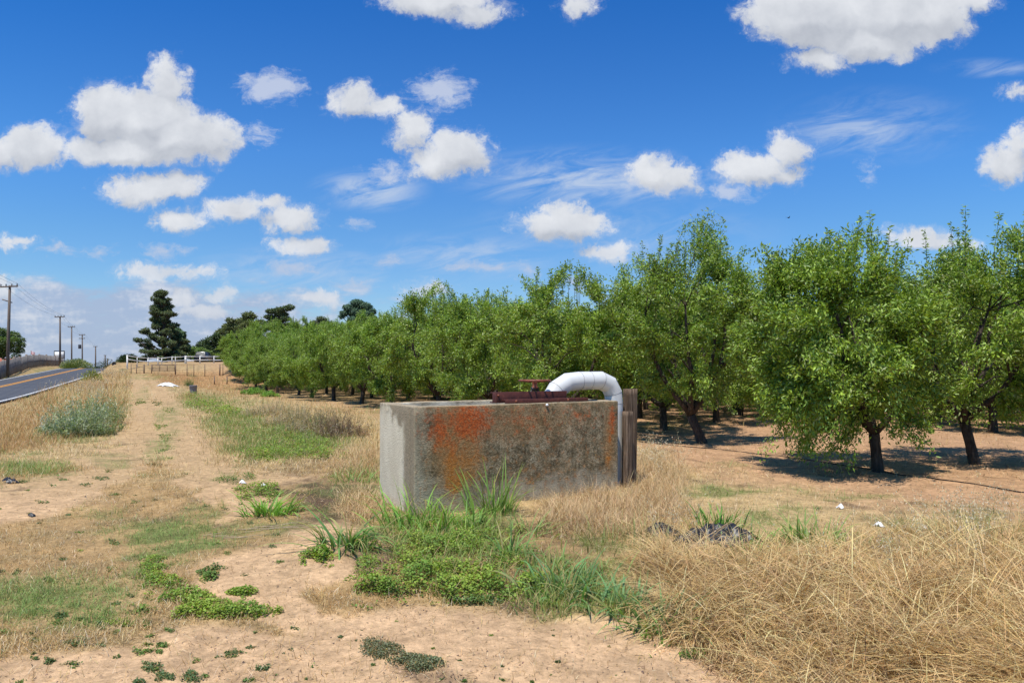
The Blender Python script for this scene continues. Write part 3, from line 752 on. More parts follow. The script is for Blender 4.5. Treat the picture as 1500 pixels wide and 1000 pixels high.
# ------------------------------------------------------------------ broadleaf creeping weeds
def creeper(P, hmax, col, size, colb=None):
    """many small rounded leaves spread over the points"""
    N = len(P); B = Bag()
    nrm = RS.normal(0, .75, (N, 3)); nrm[:, 2] = 1
    a = RS.uniform(0, TAU, N); d = np.stack([np.cos(a), np.sin(a), RS.uniform(-.2, .5, N)], -1)
    Q = P.copy(); Q[:, 2] += hmax*RS.rand(N)
    t = sstep(.3, .7, fbm(P[:, 0]*6, P[:, 1]*6, 99, 3))*.8+.2*RS.rand(N)
    c = jit(mixcol(np.broadcast_to(col, (N, 3)), np.broadcast_to(colb or col, (N, 3)), t), N, .35)
    c = np.where((RS.rand(N) < .06)[:, None], jit((.42, .30, .10), N, .3), c)
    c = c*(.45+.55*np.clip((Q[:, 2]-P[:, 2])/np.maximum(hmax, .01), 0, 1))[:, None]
    L = size*RS.uniform(.7, 1.3, N)
    d /= np.linalg.norm(d, axis=1)[:, None]
    s = np.cross(d, nrm); s /= np.linalg.norm(s, axis=1)[:, None]
    Lc = L[:, None]
    V = np.stack([Q, Q+d*Lc*.35+s*Lc*.46, Q+d*Lc*.8+s*Lc*.36, Q+d*Lc, Q+d*Lc*.8-s*Lc*.36, Q+d*Lc*.35-s*Lc*.46], 1).reshape(-1, 3)
    i = np.arange(N)*6
    F = np.stack([i, i+1, i+2, i+3, i+4, i+5], -1)
    B.add((V, F, np.repeat(c, 6, 0)))
    # stems
    k = N//8
    if k: B.add(blades(P[:k], (hmax[:k] if hasattr(hmax, "__len__") else hmax)*1.1+.01, .003, RS.uniform(0, TAU, k), RS.uniform(0, 1, k), .4, jit((.2, .17, .06), k), 2))
    return B
def patch_pts(n, blobs, warp=1.0, seed=80):
    """points in a union of ellipses of the survey photo with uneven outline and gaps"""
    x0 = min(b[0]-b[2]*1.4 for b in blobs); x1 = max(b[0]+b[2]*1.4 for b in blobs)
    y0 = min(b[1]-b[3]*1.6 for b in blobs); y1 = max(b[1]+b[3]*1.6 for b in blobs)
    px = RS.uniform(x0, x1, n); py = RS.uniform(y0, y1, n)
    P = hit(px, py)
    f = np.full(n, -9.)
    for b in blobs: f = np.maximum(f, 1-np.hypot((px-b[0])/b[2], (py-b[1])/b[3]))
    f = f+(fbm(P[:, 0]*4.5, P[:, 1]*4.5, seed, 5)-.5)*2.6*warp
    keep = (RS.rand(n) < np.clip(f*1.5+.08, 0, 1)**1.3) & ~inbox(P[:, 0], P[:, 1], .02)
    return P[keep], f[keep]
def weed_patch(name, blobs, n, h, col, colb, size, label, group='low green weed patches on the bare ground', cat='weed patch', warp=1.):
    P, f = patch_pts(n, blobs, warp)
    if len(P) < 5: return
    c = P.mean(0); c[2] = P[:, 2].min()
    hh = h*np.clip(.15+f*1.5, .12, 1)*(.25+1.3*fbm(P[:, 0]*5, P[:, 1]*5, 88, 3))
    o = obj(name, creeper(P-c, hh, col, size, colb).mesh(name), M_GRASS, label=label, cat=cat, group=group)
    o.location = tuple(c)
    return o
LG, MG, DG, RG = (.36, .47, .07), (.20, .33, .06), (.15, .23, .085), (.30, .22, .07)
weed_patch('creeping_weed', [(620, 850, 90, 34), (700, 840, 85, 30), (570, 870, 50, 18), (650, 800, 90, 26), (560, 842, 40, 20)], 54600, .12, LG, MG, .018, 'wide bright green leafy weed mat in front of the basin')
weed_patch('creeping_weed', [(225, 835, 22, 22), (245, 858, 40, 14), (290, 880, 55, 14), (330, 896, 60, 10), (370, 900, 22, 7), (280, 895, 70, 9)], 33600, .055, LG, MG, .0155, 'long winding green weed mat crossing the bare earth at the left')
weed_patch('creeping_weed', [(315, 830, 18, 8), (305, 840, 16, 7)], 3150, .06, MG, DG, .016, 'small dark green weed just above the winding weed mat')
weed_patch('creeping_weed', [(345, 868, 24, 6)], 2520, .05, LG, MG, .016, 'small bright weed right of the winding weed mat')
weed_patch('creeping_weed', [(470, 818, 24, 9), (445, 824, 10, 5)], 4620, .08, LG, MG, .018, 'bright leafy weed in front of the second grass tuft')
weed_patch('creeping_weed', [(385, 722, 30, 9), (360, 728, 14, 5)], 5250, .12, MG, LG, .02, 'leafy green weed behind the left bright grass tuft')
weed_patch('creeping_weed', [(410, 665, 50, 9), (440, 655, 60, 10), (380, 668, 30, 7), (480, 668, 35, 8)], 18900, .14, MG, LG, .027, 'broad strip of leafy weeds beside the far end of the track')
weed_patch('creeping_weed', [(380, 638, 60, 10), (430, 640, 50, 10), (480, 645, 40, 8), (350, 615, 40, 10)], 16800, .14, MG, (.3, .3, .07), .028, 'reddish green weed strip beyond the broad leafy strip')
weed_patch('creeping_weed', [(340, 703, 22, 6), (365, 700, 14, 5)], 2520, .08, DG, MG, .018, 'small dull green weed by the sandy strip')
weed_patch('creeping_weed', [(300, 593, 30, 6), (330, 603, 26, 7), (280, 580, 16, 5)], 10500, .2, MG, LG, .05, 'green weeds just in front of the grey bucket')
weed_patch('creeping_weed', [(690, 885, 30, 6), (720, 885, 16, 4)], 1890, .05, DG, MG, .016, 'thin weed at the lower edge of the wide mat')
weed_patch('spurge_mat', [(570, 950, 36, 12), (600, 965, 26, 10), (625, 976, 28, 12), (560, 955, 22, 8)], 12000, .025, (.20, .24, .12), (.24, .24, .13), .010, 'grey green prostrate weed lying on bare dirt at the bottom edge')
def mat_grass():
    P, f = patch_pts(9000, [(640, 800, 120, 40), (700, 830, 90, 36), (820, 860, 90, 34), (900, 880, 60, 30)], 1., 95)
    N = len(P); B = Bag()
    c = jit(mixcol((.22, .34, .07), (.42, .46, .14), RS.rand(N)), N, .3)
    c = np.where((RS.rand(N) < .25)[:, None], jit((.62, .45, .22), N, .3), c)
    B.add(blades(P, RS.uniform(.06, .24, N), RS.uniform(.003, .007, N), RS.uniform(0, TAU, N), RS.uniform(0, .8, N), RS.uniform(0, 1.4, N), c, 4, 1.15, .6, 2))
    stuff('fine_green_grass', B, M_GRASS, 'fine green and straw grass growing through the weed mat in front of the basin')
mat_grass()
def sprigs():
    B = Bag()
    L = [(15, 928, 16, 3), (42, 930, 10, 4), (22, 945, 8, 3), (50, 965, 8, 3), (70, 970, 14, 5), (115, 975, 24, 7), (35, 998, 14, 4), (90, 902, 14, 6), (112, 940, 18, 9), (175, 915, 18, 5), (215, 915, 12, 6),
         (205, 955, 16, 5), (240, 945, 10, 4), (220, 975, 22, 9), (170, 962, 9, 3), (280, 990, 18, 8), (340, 958, 12, 6), (300, 990, 6, 3), (430, 920, 8, 4), (428, 950, 12, 5), (350, 868, 8, 3),
         (395, 975, 6, 3), (405, 990, 10, 4), (460, 975, 8, 4), (395, 912, 8, 5), (375, 926, 6, 3), (60, 735, 20, 4), (165, 832, 10, 4), (25, 640, 8, 3), (330, 745, 10, 3), (300, 740, 12, 3),
         (200, 735, 10, 3), (170, 724, 10, 3), (90, 700, 16, 5), (35, 706, 18, 4), (125, 710, 8, 3), (1020, 957, 18, 8), (1200, 745, 12, 4), (540, 820, 18, 5), (580, 805, 22, 8), (235, 625, 10, 4),
         (245, 640, 14, 5), (250, 600, 10, 4), (232, 590, 10, 4), (205, 592, 8, 6), (240, 660, 12, 4), (225, 680, 10, 3), (150, 700, 12, 4), (160, 690, 8, 3), (850, 725, 8, 3), (780, 890, 10, 3), (400, 800, 8, 3), (360, 842, 6, 2)]
    r = random.Random(3)
    for _ in range(120):
        x = r.uniform(-100, 420); y = r.uniform(600, 1040); s = r.uniform(2, 7)*(y-500)/250
        L.append((x, y, s, s*.4))
    for _ in range(40):
        x = r.uniform(400, 1100); y = r.uniform(880, 1040); s = r.uniform(1.5, 3.5); L.append((x, y, s, s*.5))
    for x, y, a, b in L:
        n = int(50+a*b*9)
        P, f = patch_pts(n, [(x+r.uniform(-a, a)*.5, y+r.uniform(-b, b)*.6, a*r.uniform(.3, .9), b*r.uniform(.2, .8)) for _q in range(5)], 1.2, 90)
        if len(P) < 3: continue
        c = r.choice([LG, MG, MG, DG, DG]); dd = P[:, 1].mean()
        B2 = creeper(P, .0035*min(a, 14)**.7*RS.uniform(.2, 1, len(P)), c, .0105*max(1, dd/6), DG)
        for k, v in B2.F.items():
            for ff in v: B.F.setdefault(k, []).append(ff+B.n)
        B.V += B2.V; B.C += B2.C; B.n += B2.n
    stuff('small_weeds', B, M_GRASS, 'tiny green weed sprigs dotted over the dirt and mown grass')
sprigs()

# ------------------------------------------------------------------ broad-bladed grass tufts
def tuft(px, py, n, h, w, rad, label, col=(.12, .215, .05), lean=(.0, .9), bend=(.5, 1.9), name='grass_tuft', group='broad bladed green grass tufts', flat=False, az=None):
    c = hit1(px, py)
    P = RS.normal(0, rad, (n, 3)); P[:, 2] = 0
    X = P[:, 0]+c.x; Y = P[:, 1]+c.y
    ok = ~inbox(X, Y, .03); P = P[ok]; X = X[ok]; Y = Y[ok]; n = len(P)
    P[:, 2] = hgt(X, Y)-c.z-.01
    a = np.arctan2(P[:, 1], P[:, 0])+RS.normal(0, .8, n) if az is None else RS.normal(az[0], az[1], n)
    B = Bag()
    hh = RS.uniform(.45, 1.05, n)*h
    cc = jit(np.array(col)*1.75, n, .3, .12)
    cc = np.where((RS.rand(n) < .12)[:, None], jit((.42, .36, .14), n), cc)
    B.add(blades(P, hh, w*RS.uniform(.6, 1.25, n), a, RS.uniform(*lean, n), RS.uniform(*bend, n), cc, 7, 1.15, .7, 2.2))
    k = n
    B.add(blades(P*1.15+np.array([0, 0, -.005]), hh*.45, w*.6, a+RS.normal(0, 1, k), .3, .6, cc*.8, 3))
    o = obj(name, B.mesh(name), M_GRASS, label=label, cat='grass tuft', group=group); o.location = c
    return o
tuft(393, 755, 80, .46, .020, .10, 'bright green grass tuft alone on dark litter left of the basin', (.15, .27, .05))
tuft(425, 748, 22, .34, .016, .05, 'small outlying tuft right of the lone bright tuft', (.15, .26, .05), lean=(.5, 1.1), az=(.1, .5))
tuft(505, 800, 60, .62, .023, .12, 'long arching grass tuft on bare soil left of the weed mat', (.11, .19, .055), lean=(.2, 1.1))
tuft(600, 770, 64, .62, .017, .17, 'upright green grass tuft at the left corner of the basin', (.16, .27, .05), lean=(0, .55))
tuft(655, 770, 70, .42, .016, .20, 'light green grass tuft before the orange stained part of the wall', (.17, .27, .055), lean=(0, .7))
tuft(722, 752, 56, .74, .019, .12, 'tallest green grass tuft against the middle of the basin wall', (.15, .24, .05), lean=(0, .45), bend=(.1, 1.5))
tuft(775, 780, 40, .38, .014, .16, 'thin green grass tuft right of the tallest one', (.17, .24, .07))
tuft(745, 815, 36, .42, .018, .07, 'arching grass tuft at the right end of the weed mat', (.12, .2, .055), lean=(.1, 1.1))
tuft(690, 800, 50, .26, .012, .22, 'short fine grass tuft rising from the weed mat', (.2, .28, .06))
tuft(560, 800, 36, .28, .012, .12, 'short grass tuft at the upper left of the weed mat', (.13, .21, .05))
tuft(820, 865, 90, .42, .018, .17, 'dense blue green grass tuft on the edge of the bare dirt', (.105, .18, .065))
tuft(845, 880, 130, .16, .008, .15, 'bushy low grass tuft below the blue green tuft', (.15, .22, .06))
tuft(905, 890, 60, .36, .019, .12, 'blue green grass tuft left of the pointed one at the straw edge', (.105, .185, .07))
tuft(965, 915, 70, .36, .020, .11, 'pointed blue green grass tuft nearest to the big straw heap', (.105, .19, .07))
tuft(975, 930, 60, .16, .012, .12, 'low fresh grass tuft at the foot of the pointed one', (.13, .25, .05))
tuft(1050, 775, 44, .36, .022, .11, 'upright green grass tuft behind the black plastic', (.10, .21, .04), lean=(0, .5), bend=(.1, .8))
tuft(1085, 785, 60, .24, .014, .2, 'low green grass tuft right of the black plastic', (.13, .22, .05))
tuft(1185, 795, 60, .44, .018, .16, 'tall green grass tuft between straw and orchard', (.15, .24, .06), lean=(0, .6))
tuft(1230, 800, 40, .30, .012, .2, 'thin green grass tuft right of the tall one by the orchard', (.18, .24, .07))
tuft(1130, 790, 50, .20, .014, .2, 'low green grass tuft left of the tall one by the orchard', (.14, .22, .05))
tuft(520, 705, 55, .30, .014, .18, 'soft green grass tuft beside the left end wall', (.16, .23, .06))
tuft(545, 735, 30, .26, .014, .08, 'small grass tuft at the foot of the left end wall', (.14, .22, .05))
tuft(880, 795, 90, .26, .008, .22, 'fine olive grass tuft in front of the right basin corner', (.22, .24, .09), lean=(0, .6), bend=(0, .9))
tuft(930, 790, 90, .30, .007, .2, 'fine olive grass tuft left of the black plastic', (.24, .25, .10), lean=(0, .5), bend=(0, .8))
tuft(1445, 800, 110, .34, .007, .35, 'fine dark green grass tuft in the straw at the right edge', (.2, .23, .09), lean=(0, .5), bend=(0, .7))
tuft(1350, 815, 60, .30, .007, .3, 'thin green grass tuft within the straw at the right', (.22, .25, .1), lean=(0, .5), bend=(0, .7))
tuft(1100, 815, 30, .3, .012, .12, 'sparse green grass tuft in front of the plastic', (.15, .24, .06), lean=(0, .6))
tuft(460, 632, 26, .5, .016, .10, 'thin upright weed tuft amid the grey brown scrub', (.15, .25, .05), lean=(0, .3), bend=(0, .5))

tuft(690, 770, 60, .34, .015, .18, 'leafy green grass tuft between the tallest one and the stained wall', (.16, .25, .06), lean=(0, .9))
tuft(628, 790, 50, .30, .014, .16, 'fresh green grass tuft in front of the left basin corner', (.17, .28, .06), lean=(0, .9))
tuft(800, 830, 40, .34, .014, .12, 'slender grass tuft behind the dense blue green one', (.14, .21, .06), lean=(0, .8))
tuft(866, 850, 60, .28, .012, .16, 'fine green grass tuft right of the dense blue green one', (.15, .22, .07), lean=(0, .8))

# grey-green shrub and weeds by the road
def stem_clump(c, R, H, n, cols, label, name='weed_bush', group='grey green weed bushes on the road verge', ls=.075):
    root = empty(name, tuple(c), label=label, cat='bush', group=group)
    P = np.zeros((n, 3)); a = RS.uniform(0, TAU, n); q = RS.rand(n)**.75*R*(.65+.7*fbm(np.cos(a)*1.5+c[0], np.sin(a)*1.5+c[1], 23, 2)); P[:, 0] = q*np.cos(a); P[:, 1] = q*np.sin(a)
    h = H*RS.uniform(.35, 1.15, n)*(1-.6*(q/R)**2)*(.6+.8*fbm(P[:, 0]*2.5, P[:, 1]*2.5, 29, 2)); az = a+RS.normal(0, .6, n); le = .1+.35*q/R*RS.rand(n); be = RS.uniform(0, .4, n)
    col = jit(np.asarray(cols)[RS.randint(0, len(cols), n)], n, .2)
    B = Bag(); B.add(blades(P, h, .011, az, le, be, col, 4, 1.1, .7, 3)); obj('stem', B.mesh('stem'), M_GRASS, root)
    k = 16; t = RS.uniform(.12, 1.0, (n, k)); aa = le[:, None]+be[:, None]*t*.6
    S = P[:, None]+np.stack([np.cos(az)[:, None]*np.sin(aa)*t*h[:, None], np.sin(az)[:, None]*np.sin(aa)*t*h[:, None], np.cos(aa)*t*h[:, None]], -1)
    S = S.reshape(-1, 3)+RS.normal(0, .02, (n*k, 3)); dv = RS.normal(0, .7, (n*k, 3)); dv[:, 2] += .7
    cc = np.repeat(col, k, 0)*(.6+.65*t.reshape(-1))[:, None]*RS.uniform(.8, 1.2, (n*k, 1))
    B = Bag(); B.add(leaves(S, RS.normal(0, 1, (n*k, 3)), dv, .075*RS.uniform(.6, 1.3, n*k)*(ls/.075), .022*(ls/.075), cc)); obj('foliage', B.mesh('foliage'), M_GRASS, root)
    return root
def bush(name, c, R, n, ls, cols, label, cat, stems=14, upright=.7, group=None, mat=None, parts=True, hollow=.4):
    root = empty(name, tuple(c), label=label, cat=cat, group=group)
    u = RS.normal(0, 1, (n, 3)); u /= np.linalg.norm(u, axis=1)[:, None]; u[:, 2] = abs(u[:, 2])
    lump = .72+.5*fbm(u[:, 0]*2.2+c[0], u[:, 1]*2.2+u[:, 2]*2+c[1], 17, 3)
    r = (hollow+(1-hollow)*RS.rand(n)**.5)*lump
    P = u*np.asarray(R)*r[:, None]
    dv = u+np.array([0, 0, upright])+RS.normal(0, .5, (n, 3))
    col = np.asarray(cols)[RS.randint(0, len(cols), n)]
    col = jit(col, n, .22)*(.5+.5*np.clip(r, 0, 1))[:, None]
    B = Bag(); B.add(leaves(P, RS.normal(0, 1, (n, 3)), dv, ls*RS.uniform(.6, 1.3, n), ls*.4, col))
    obj('foliage', B.mesh('foliage'), mat or M_GRASS, root)
    m = MB()
    for k in range(stems):
        a = RS.uniform(0, TAU); q = RS.uniform(.2, .7); 
        m.tube([(0, 0, -.05), (R[0]*q*.4*math.cos(a), R[1]*q*.4*math.sin(a), R[2]*.4), (R[0]*q*math.cos(a), R[1]*q*math.sin(a), R[2]*.8)], [.012*max(R[2], .5), .008*max(R[2], .5), .004], 4)
    m.build('stem', M_BARK, root)
    return root
SG = [(.42, .45, .30), (.35, .38, .24), (.50, .52, .38), (.24, .29, .14)]
for (x, y, rx, rz, lb) in [(118, 634, 1.3, 1.05, 'tallest grey green weed bush beside the road verge'), (97, 640, .8, .75, 'grey green weed bush on the left side of the tallest one'), (150, 622, .9, .85, 'darker grey green weed bush on the track side of the verge'),
                         (140, 638, .7, .5, 'low grey green weed bush in front of the verge clump'), (80, 640, .55, .35, 'small low grey green bush at the left foot of the verge clump'), (103, 638, .6, .4, 'low green bush at the front foot of the tallest one')]:
    c = hit1(x, y)
    stem_clump((c.x, c.y, c.z-.03), rx*.62, rz*1.15, int(210*rx), SG if 'darker' not in lb and 'low' not in lb else SG[1:2]+SG[3:], lb)
for (x, y, rx, rz, cl, lb) in [(470, 632, 1.0, .5, [(.36, .27, .17), (.45, .35, .2)], 'dry brown scrub clump left of the dark twiggy one'), (500, 640, .7, .5, [(.20, .13, .09), (.32, .21, .14)], 'dark twiggy dead clump in the dry grass left of the basin'), (435, 622, 1.2, .45, [(.52, .42, .28), (.42, .34, .2)], 'pale dry scrub clump nearer the orchard end'),
                             (400, 608, 1.2, .4, [(.55, .44, .3), (.5, .4, .25)], 'low pale scrub clump furthest along the weed strip'), (277, 566, .35, .55, [(.12, .2, .06)], 'small dark green shrub behind the grey bucket'), (372, 577, .9, .35, [(.25, .40, .08), (.2, .34, .07)], 'bright green shrub under the last orchard tree'), (395, 581, .6, .25, [(.25, .40, .08)], 'small bright shrub beside the last orchard trees')]:
    c = hit1(x, y)
    stem_clump((c.x, c.y, c.z-.04), rx*.85, rz*1.4, int(300*rx), cl, lb, 'scrub_bush', 'low scrub bushes along the ditch', .05 if 'bright' not in lb else .12)
c = hit1(135, 558)
bush('thistle_clump', (c.x, c.y, c.z), (.8, .8, .95), 500, .16, [(.42, .42, .12), (.3, .34, .1)], 'yellow green thistle clump on the crest of the verge', 'bush', hollow=.3)

# ------------------------------------------------------------------ almond trees
def almond_mesh(seed, H, R, off=(0, 0), lean=(0, 0), low=.5, nshoot=520, sprig=7, leafn=80, trunk_r=.10, gray=0., lsc=1.):
    rs = np.random.RandomState(seed)
    m = MB()
    fork = np.array([lean[0], lean[1], .62+.15*rs.rand()])
    m.tube([(0, 0, -.1), (0, 0, .02), fork*np.array([.45, .45, .5]), fork], [trunk_r*1.5, trunk_r*1.2, trunk_r, trunk_r*1.05], 10)
    nodes = []
    nl = rs.randint(4, 6); a0 = rs.rand()*TAU
    cz = low+(H-low)*.50
    for k in range(nl):
        a = a0+k*TAU/nl+rs.normal(0, .25)
        el = rs.uniform(.62, .95)
        rr = R*el
        tip = np.array([off[0]+rr*.55*math.cos(a), off[1]+rr*.55*math.sin(a), H*rs.uniform(.7, .82)])
        pts = []
        for t in np.linspace(0, 1, 9):
            p = fork*(1-t)+tip*t
            bow = math.sin(t*math.pi)*.2*R
            p = p+np.array([math.cos(a)*bow, math.sin(a)*bow, -bow*.35])+rs.normal(0, .03, 3)*(t > 0)
            pts.append(p)
        rad = np.linspace(trunk_r*.72, .014, 9)
        m.tube(pts, rad, 7)
        nodes += [(p, r) for p, r in zip(pts[2:], rad[2:])]
        for q in range(5):
            i = rs.randint(2, 8); b = pts[i]; aa = a+rs.uniform(-1.5, 1.5)
            L = R*rs.uniform(.45, .85)
            up = rs.uniform(-.25, .9)
            e = b+np.array([math.cos(aa)*L, math.sin(aa)*L, up*L])
            q_ = (e-np.array([off[0], off[1], cz]))/np.array([R, R, (H-low)*.5]); ql = np.linalg.norm(q_)
            if ql > .8: e = np.array([off[0], off[1], cz])+q_/ql*.8*np.array([R, R, (H-low)*.5])
            mid = (b+e)/2+np.array([0, 0, .12*L])+rs.normal(0, .03, 3)
            m.tube([b, mid, e], [rad[i]*.6, .014, .007], 5, False)
            nodes += [(mid, .014), (e, .007), ((mid+e)/2, .01)]
    NP = np.array([p for p, _ in nodes])
    # shoot tips spread over a lumpy crown shell
    tips = []; cc_ = []
    while len(cc_) < 100:
        u = rs.normal(0, 1, 3); u /= np.linalg.norm(u)
        r = rs.uniform(.45, 1.0)**.5
        lump = .76+.46*float(fbm(np.array(u[0]*2.0+seed*3), np.array(u[1]*2.0+u[2]*2.2+seed), 7, 2))
        z = u[2]
        wz = 1-.22*max(z, 0)**2 if z > 0 else 1-.05*z*z
        p = np.array([off[0]+u[0]*R*r*lump*wz, off[1]+u[1]*R*r*lump*wz, cz+z*(H-low)*.5*r*lump])
        if p[2] < max(.32, low+.12)+.2*rs.rand(): continue
        if p[2] < 1.15 and math.hypot(p[0], p[1]) < .5: continue
        cc_.append(p)
    cc_ = np.array(cc_)
    while len(tips) < nshoot:
        p = cc_[rs.randint(len(cc_))]+rs.normal(0, .145, 3)*np.array([1, 1, .85])
        if p[2] < .28: continue
        if rs.rand() < .12: p = np.array([off[0], off[1], cz])+(p-np.array([off[0], off[1], cz]))*rs.uniform(.3, .9)
        tips.append(p)
    tips = np.array(tips)
    P_all, D_all, S_all = [], [], []
    tw = MB()
    ns = 0
    for ti, p in enumerate(tips):
        dist = np.linalg.norm(NP-p-np.array([0, 0, -.2]), axis=1)
        b = NP[dist.argmin()]
        v = p-b; L = np.linalg.norm(v)
        if L > 1.1: b = p-v/L*1.1*rs.uniform(.7, 1); 
        out = p-np.array([off[0], off[1], cz]); out /= np.linalg.norm(out)+1e-6
        if rs.rand() < .75: upb = .32
        else: upb = -.1
        if p[2] < cz-.3*H*.5: upb = -.25
        e = p+(out*.5+np.array([0, 0, upb])+rs.normal(0, .15, 3))*.24
        mid = (b+e)/2+rs.normal(0, .04, 3)+np.array([0, 0, .05])
        if ti % 2 == 0: tw.tube([b, mid, e], [.008, .005, .002], 3, False)
        nlv = int(leafn*rs.uniform(.6, 1.3))
        t = 1-rs.rand(nlv)**1.3*.9
        q = np.outer((1-t)**2, b)+np.outer(2*t*(1-t), mid)+np.outer(t*t, e)
        P_all.append(q+rs.normal(0, .06, (nlv, 3)))
        ax = (e-mid)/(np.linalg.norm(e-mid)+1e-6)
        D_all.append(ax*.7+rs.normal(0, .62, (nlv, 3))+np.array([0, 0, -.12]))
    for s_ in range(sprig):
        a = rs.rand()*TAU; q = rs.uniform(.0, .75)*R
        b = np.array([off[0]+q*math.cos(a), off[1]+q*math.sin(a), H*rs.uniform(.80, .9)])
        L = rs.uniform(.35, .85)*(1.15-q/R*.4)
        e = b+np.array([rs.normal(0, .1), rs.normal(0, .1), 1])*L
        tw.tube([b-np.array([0, 0, .3]), b, e], [.01, .006, .002], 3, False)
        n_ = int(L*95); t = rs.rand(n_)
        P_all.append(b+np.outer(t, e-b)+rs.normal(0, .012, (n_, 3)))
        dd = rs.normal(0, 1, (n_, 3)); dd[:, 2] = rs.uniform(-.1, .9, n_); D_all.append(dd)
    P = np.concatenate(P_all); Dv = np.concatenate(D_all); n_ = len(P)
    L = rs.uniform(.05, .095, n_)*lsc
    c1 = np.array((.105, .20, .028)); c2 = np.array((.36, .50, .055)); c3 = np.array((.31, .36, .11))
    t = rs.rand(n_)[:, None]
    col = c1*(1-t)+c2*t
    gsel = rs.rand(n_) < .10+gray; col[gsel] = c3*rs.uniform(.8, 1.2, (gsel.sum(), 1))
    # leaf colour made lighter and darker in noise clumps
    clump = fbm(P[:, 0]*2+seed, P[:, 1]*2+P[:, 2]*2, 9, 3)
    col *= (.72+.56*clump)[:, None]*rs.uniform(.82, 1.18, (n_, 1))
    nr = rs.normal(0, 1., (n_, 3)); nr[:, 2] += .75
    B = Bag(); B.add(leaves(P, nr, Dv, L, L*.36, np.clip(col, 0, 1), .12))
    wood_me = m; 
    for k, v in tw.F.items():
        for f in v: wood_me.F.setdefault(k, []).append(f+wood_me.n)
    wood_me.V += tw.V; wood_me.C += tw.C; wood_me.n += tw.n
    return wood_me.mesh('trunk', True), B.mesh('crown')
def almond_obj(meshes, loc, rz, s, label, group='almond trees planted in rows'):
    r = empty('almond_tree', loc, rz, label=label, cat='tree', group=group)
    r.scale = (s, s, s)
    t = obj('trunk', meshes[0], None, r); c = obj('crown', meshes[1], None, r)
    if not meshes[0].materials: meshes[0].materials.append(M_BARK)
    if not meshes[1].materials: meshes[1].materials.append(M_LEAF)
    return r
A0 = np.array([6.07, 11.33]); U = np.array([-.52, .855]); Vv = np.array([.855, .52])
near = [((6.07, 11.33), dict(seed=21, H=3.95, R=1.6, off=(-.55, 0), lean=(-.06, 0), low=.32, sprig=20, nshoot=820, leafn=120, trunk_r=.082), 'front almond tree with low left boughs and tall top sprigs, bare trunk at lower right'),
        ((8.20, 12.1), dict(seed=32, H=4.15, R=1.7, off=(.35, .1), lean=(-.18, 0), low=.62, sprig=14, nshoot=560, leafn=90, trunk_r=.082, gray=.1), 'open almond tree with visible slanting limbs at the right edge'),
        ((4.37, 15.7), dict(seed=43, H=4.8, R=1.95, off=(-.35, .2), lean=(-.26, 0), low=.75, sprig=18, nshoot=760, leafn=104, trunk_r=.10, gray=.08), 'tall almond tree on a leaning trunk right of the wooden posts')]
for (x, y), kw, lb in near:
    almond_obj(almond_mesh(**kw), (x, y, float(hgt(x, y))), 0, 1, lb)
GEN = [almond_mesh(seed=60+i, lsc=1.22, H=4.2+.2*(i % 3), R=2.2+.15*(i % 2), off=(RS.uniform(-.25, .25), RS.uniform(-.2, .2)), lean=(RS.uniform(-.15, .15), 0), low=.34+.14*(i % 3), sprig=11+i % 5, nshoot=700, leafn=88, gray=.06*(i % 3)) for i in range(6)]
placed = [A0, np.array([8.2, 12.1]), np.array([4.37, 15.7])]
def put(x, y, lb, i, s=1.0, rz=None, g='almond trees planted in rows'):
    almond_obj(GEN[i % 6], (x, y, float(hgt(x, y))), RS.uniform(0, TAU) if rz is None else rz, s, lb, g)
    placed.append(np.array([x, y]))
put(4.29, 19.3, 'almond tree on a short dark trunk just right of the posts', 0, .98)
put(8.35, 25.0, 'almond tree seen through the gap between the leaning tree and the front tree', 1, 1)
put(12.9, 22.4, 'almond tree whose trunk stands behind the front tree at its right', 2, 1)
put(13.05, 18.5, 'almond tree with a pale low limb behind the open one', 3, 1)
put(4.4, 23.6, 'almond tree with trunk partly behind the taller post', 4, 1)
for nme, u in (('first', 8.9), ('second', 13.2), ('third', 17.4), ('fourth', 21.8), ('fifth', 26.0), ('sixth', 30.3), ('seventh', 34.5), ('eighth', 38.7), ('ninth', 43), ('tenth', 47.2), ('eleventh', 51.4), ('twelfth', 55.7), ('last', 59.4)):
    p = A0+U*u+RS.normal(0, .15, 2)
    put(p[0], p[1], '%s front row almond tree counted from the basin toward the white fence' % nme if nme != 'last' else 'last almond tree of the front row, nearest the white fence', int(u), RS.uniform(.94, 1.07)*(.90 if u < 10 else .97 if u < 14 else 1.02 if u < 23 else .97 if u < 33 else .9 if u < 40 else .86 if u < 56 else .78))
kk = 0
for k in range(1, 15):
    for n_ in range(-3, 17):
        u = n_*4.25+(2.1 if k % 2 else 0); v = k*2.9
        p = A0+U*u+Vv*v+RS.normal(0, .18, 2)
        if u > 62: continue
        if p[1] < 7: continue
        px = 750+1000*p[0]/p[1]
        if px > 1750 or px < 300: continue
        if min(np.linalg.norm(p-q) for q in placed) < 2.5: continue
        if 920 < px < 1560 and p[1] < 21: continue
        if v > 26 and p[1] > 48: continue
        kk += 1
        put(p[0], p[1], 'leafy green almond tree in the rows behind the front row', kk*5+k, RS.uniform(.92, 1.05), g='almond trees deep in the orchard')
# off to the right, outside the view but throwing shade in
put(9.6, 9.2, 'almond tree whose leafy edge and shade reach in at the right side', 2, .95)

# drip hose under the trees
M_HOSE = princ('black_hose', (.015, .014, .013), .6)
hp = [A0+U*t+Vv*.35*math.sin(t*.7) for t in np.arange(-8, 30, .6)]
MB().tube([(p[0]+.1, p[1]-.15, float(hgt(p[0]+.1, p[1]-.15))+.008) for p in hp], .009, 6).build('drip_hose', M_HOSE, None, True, label='black drip irrigation hose lying along the front tree row', cat='hose')

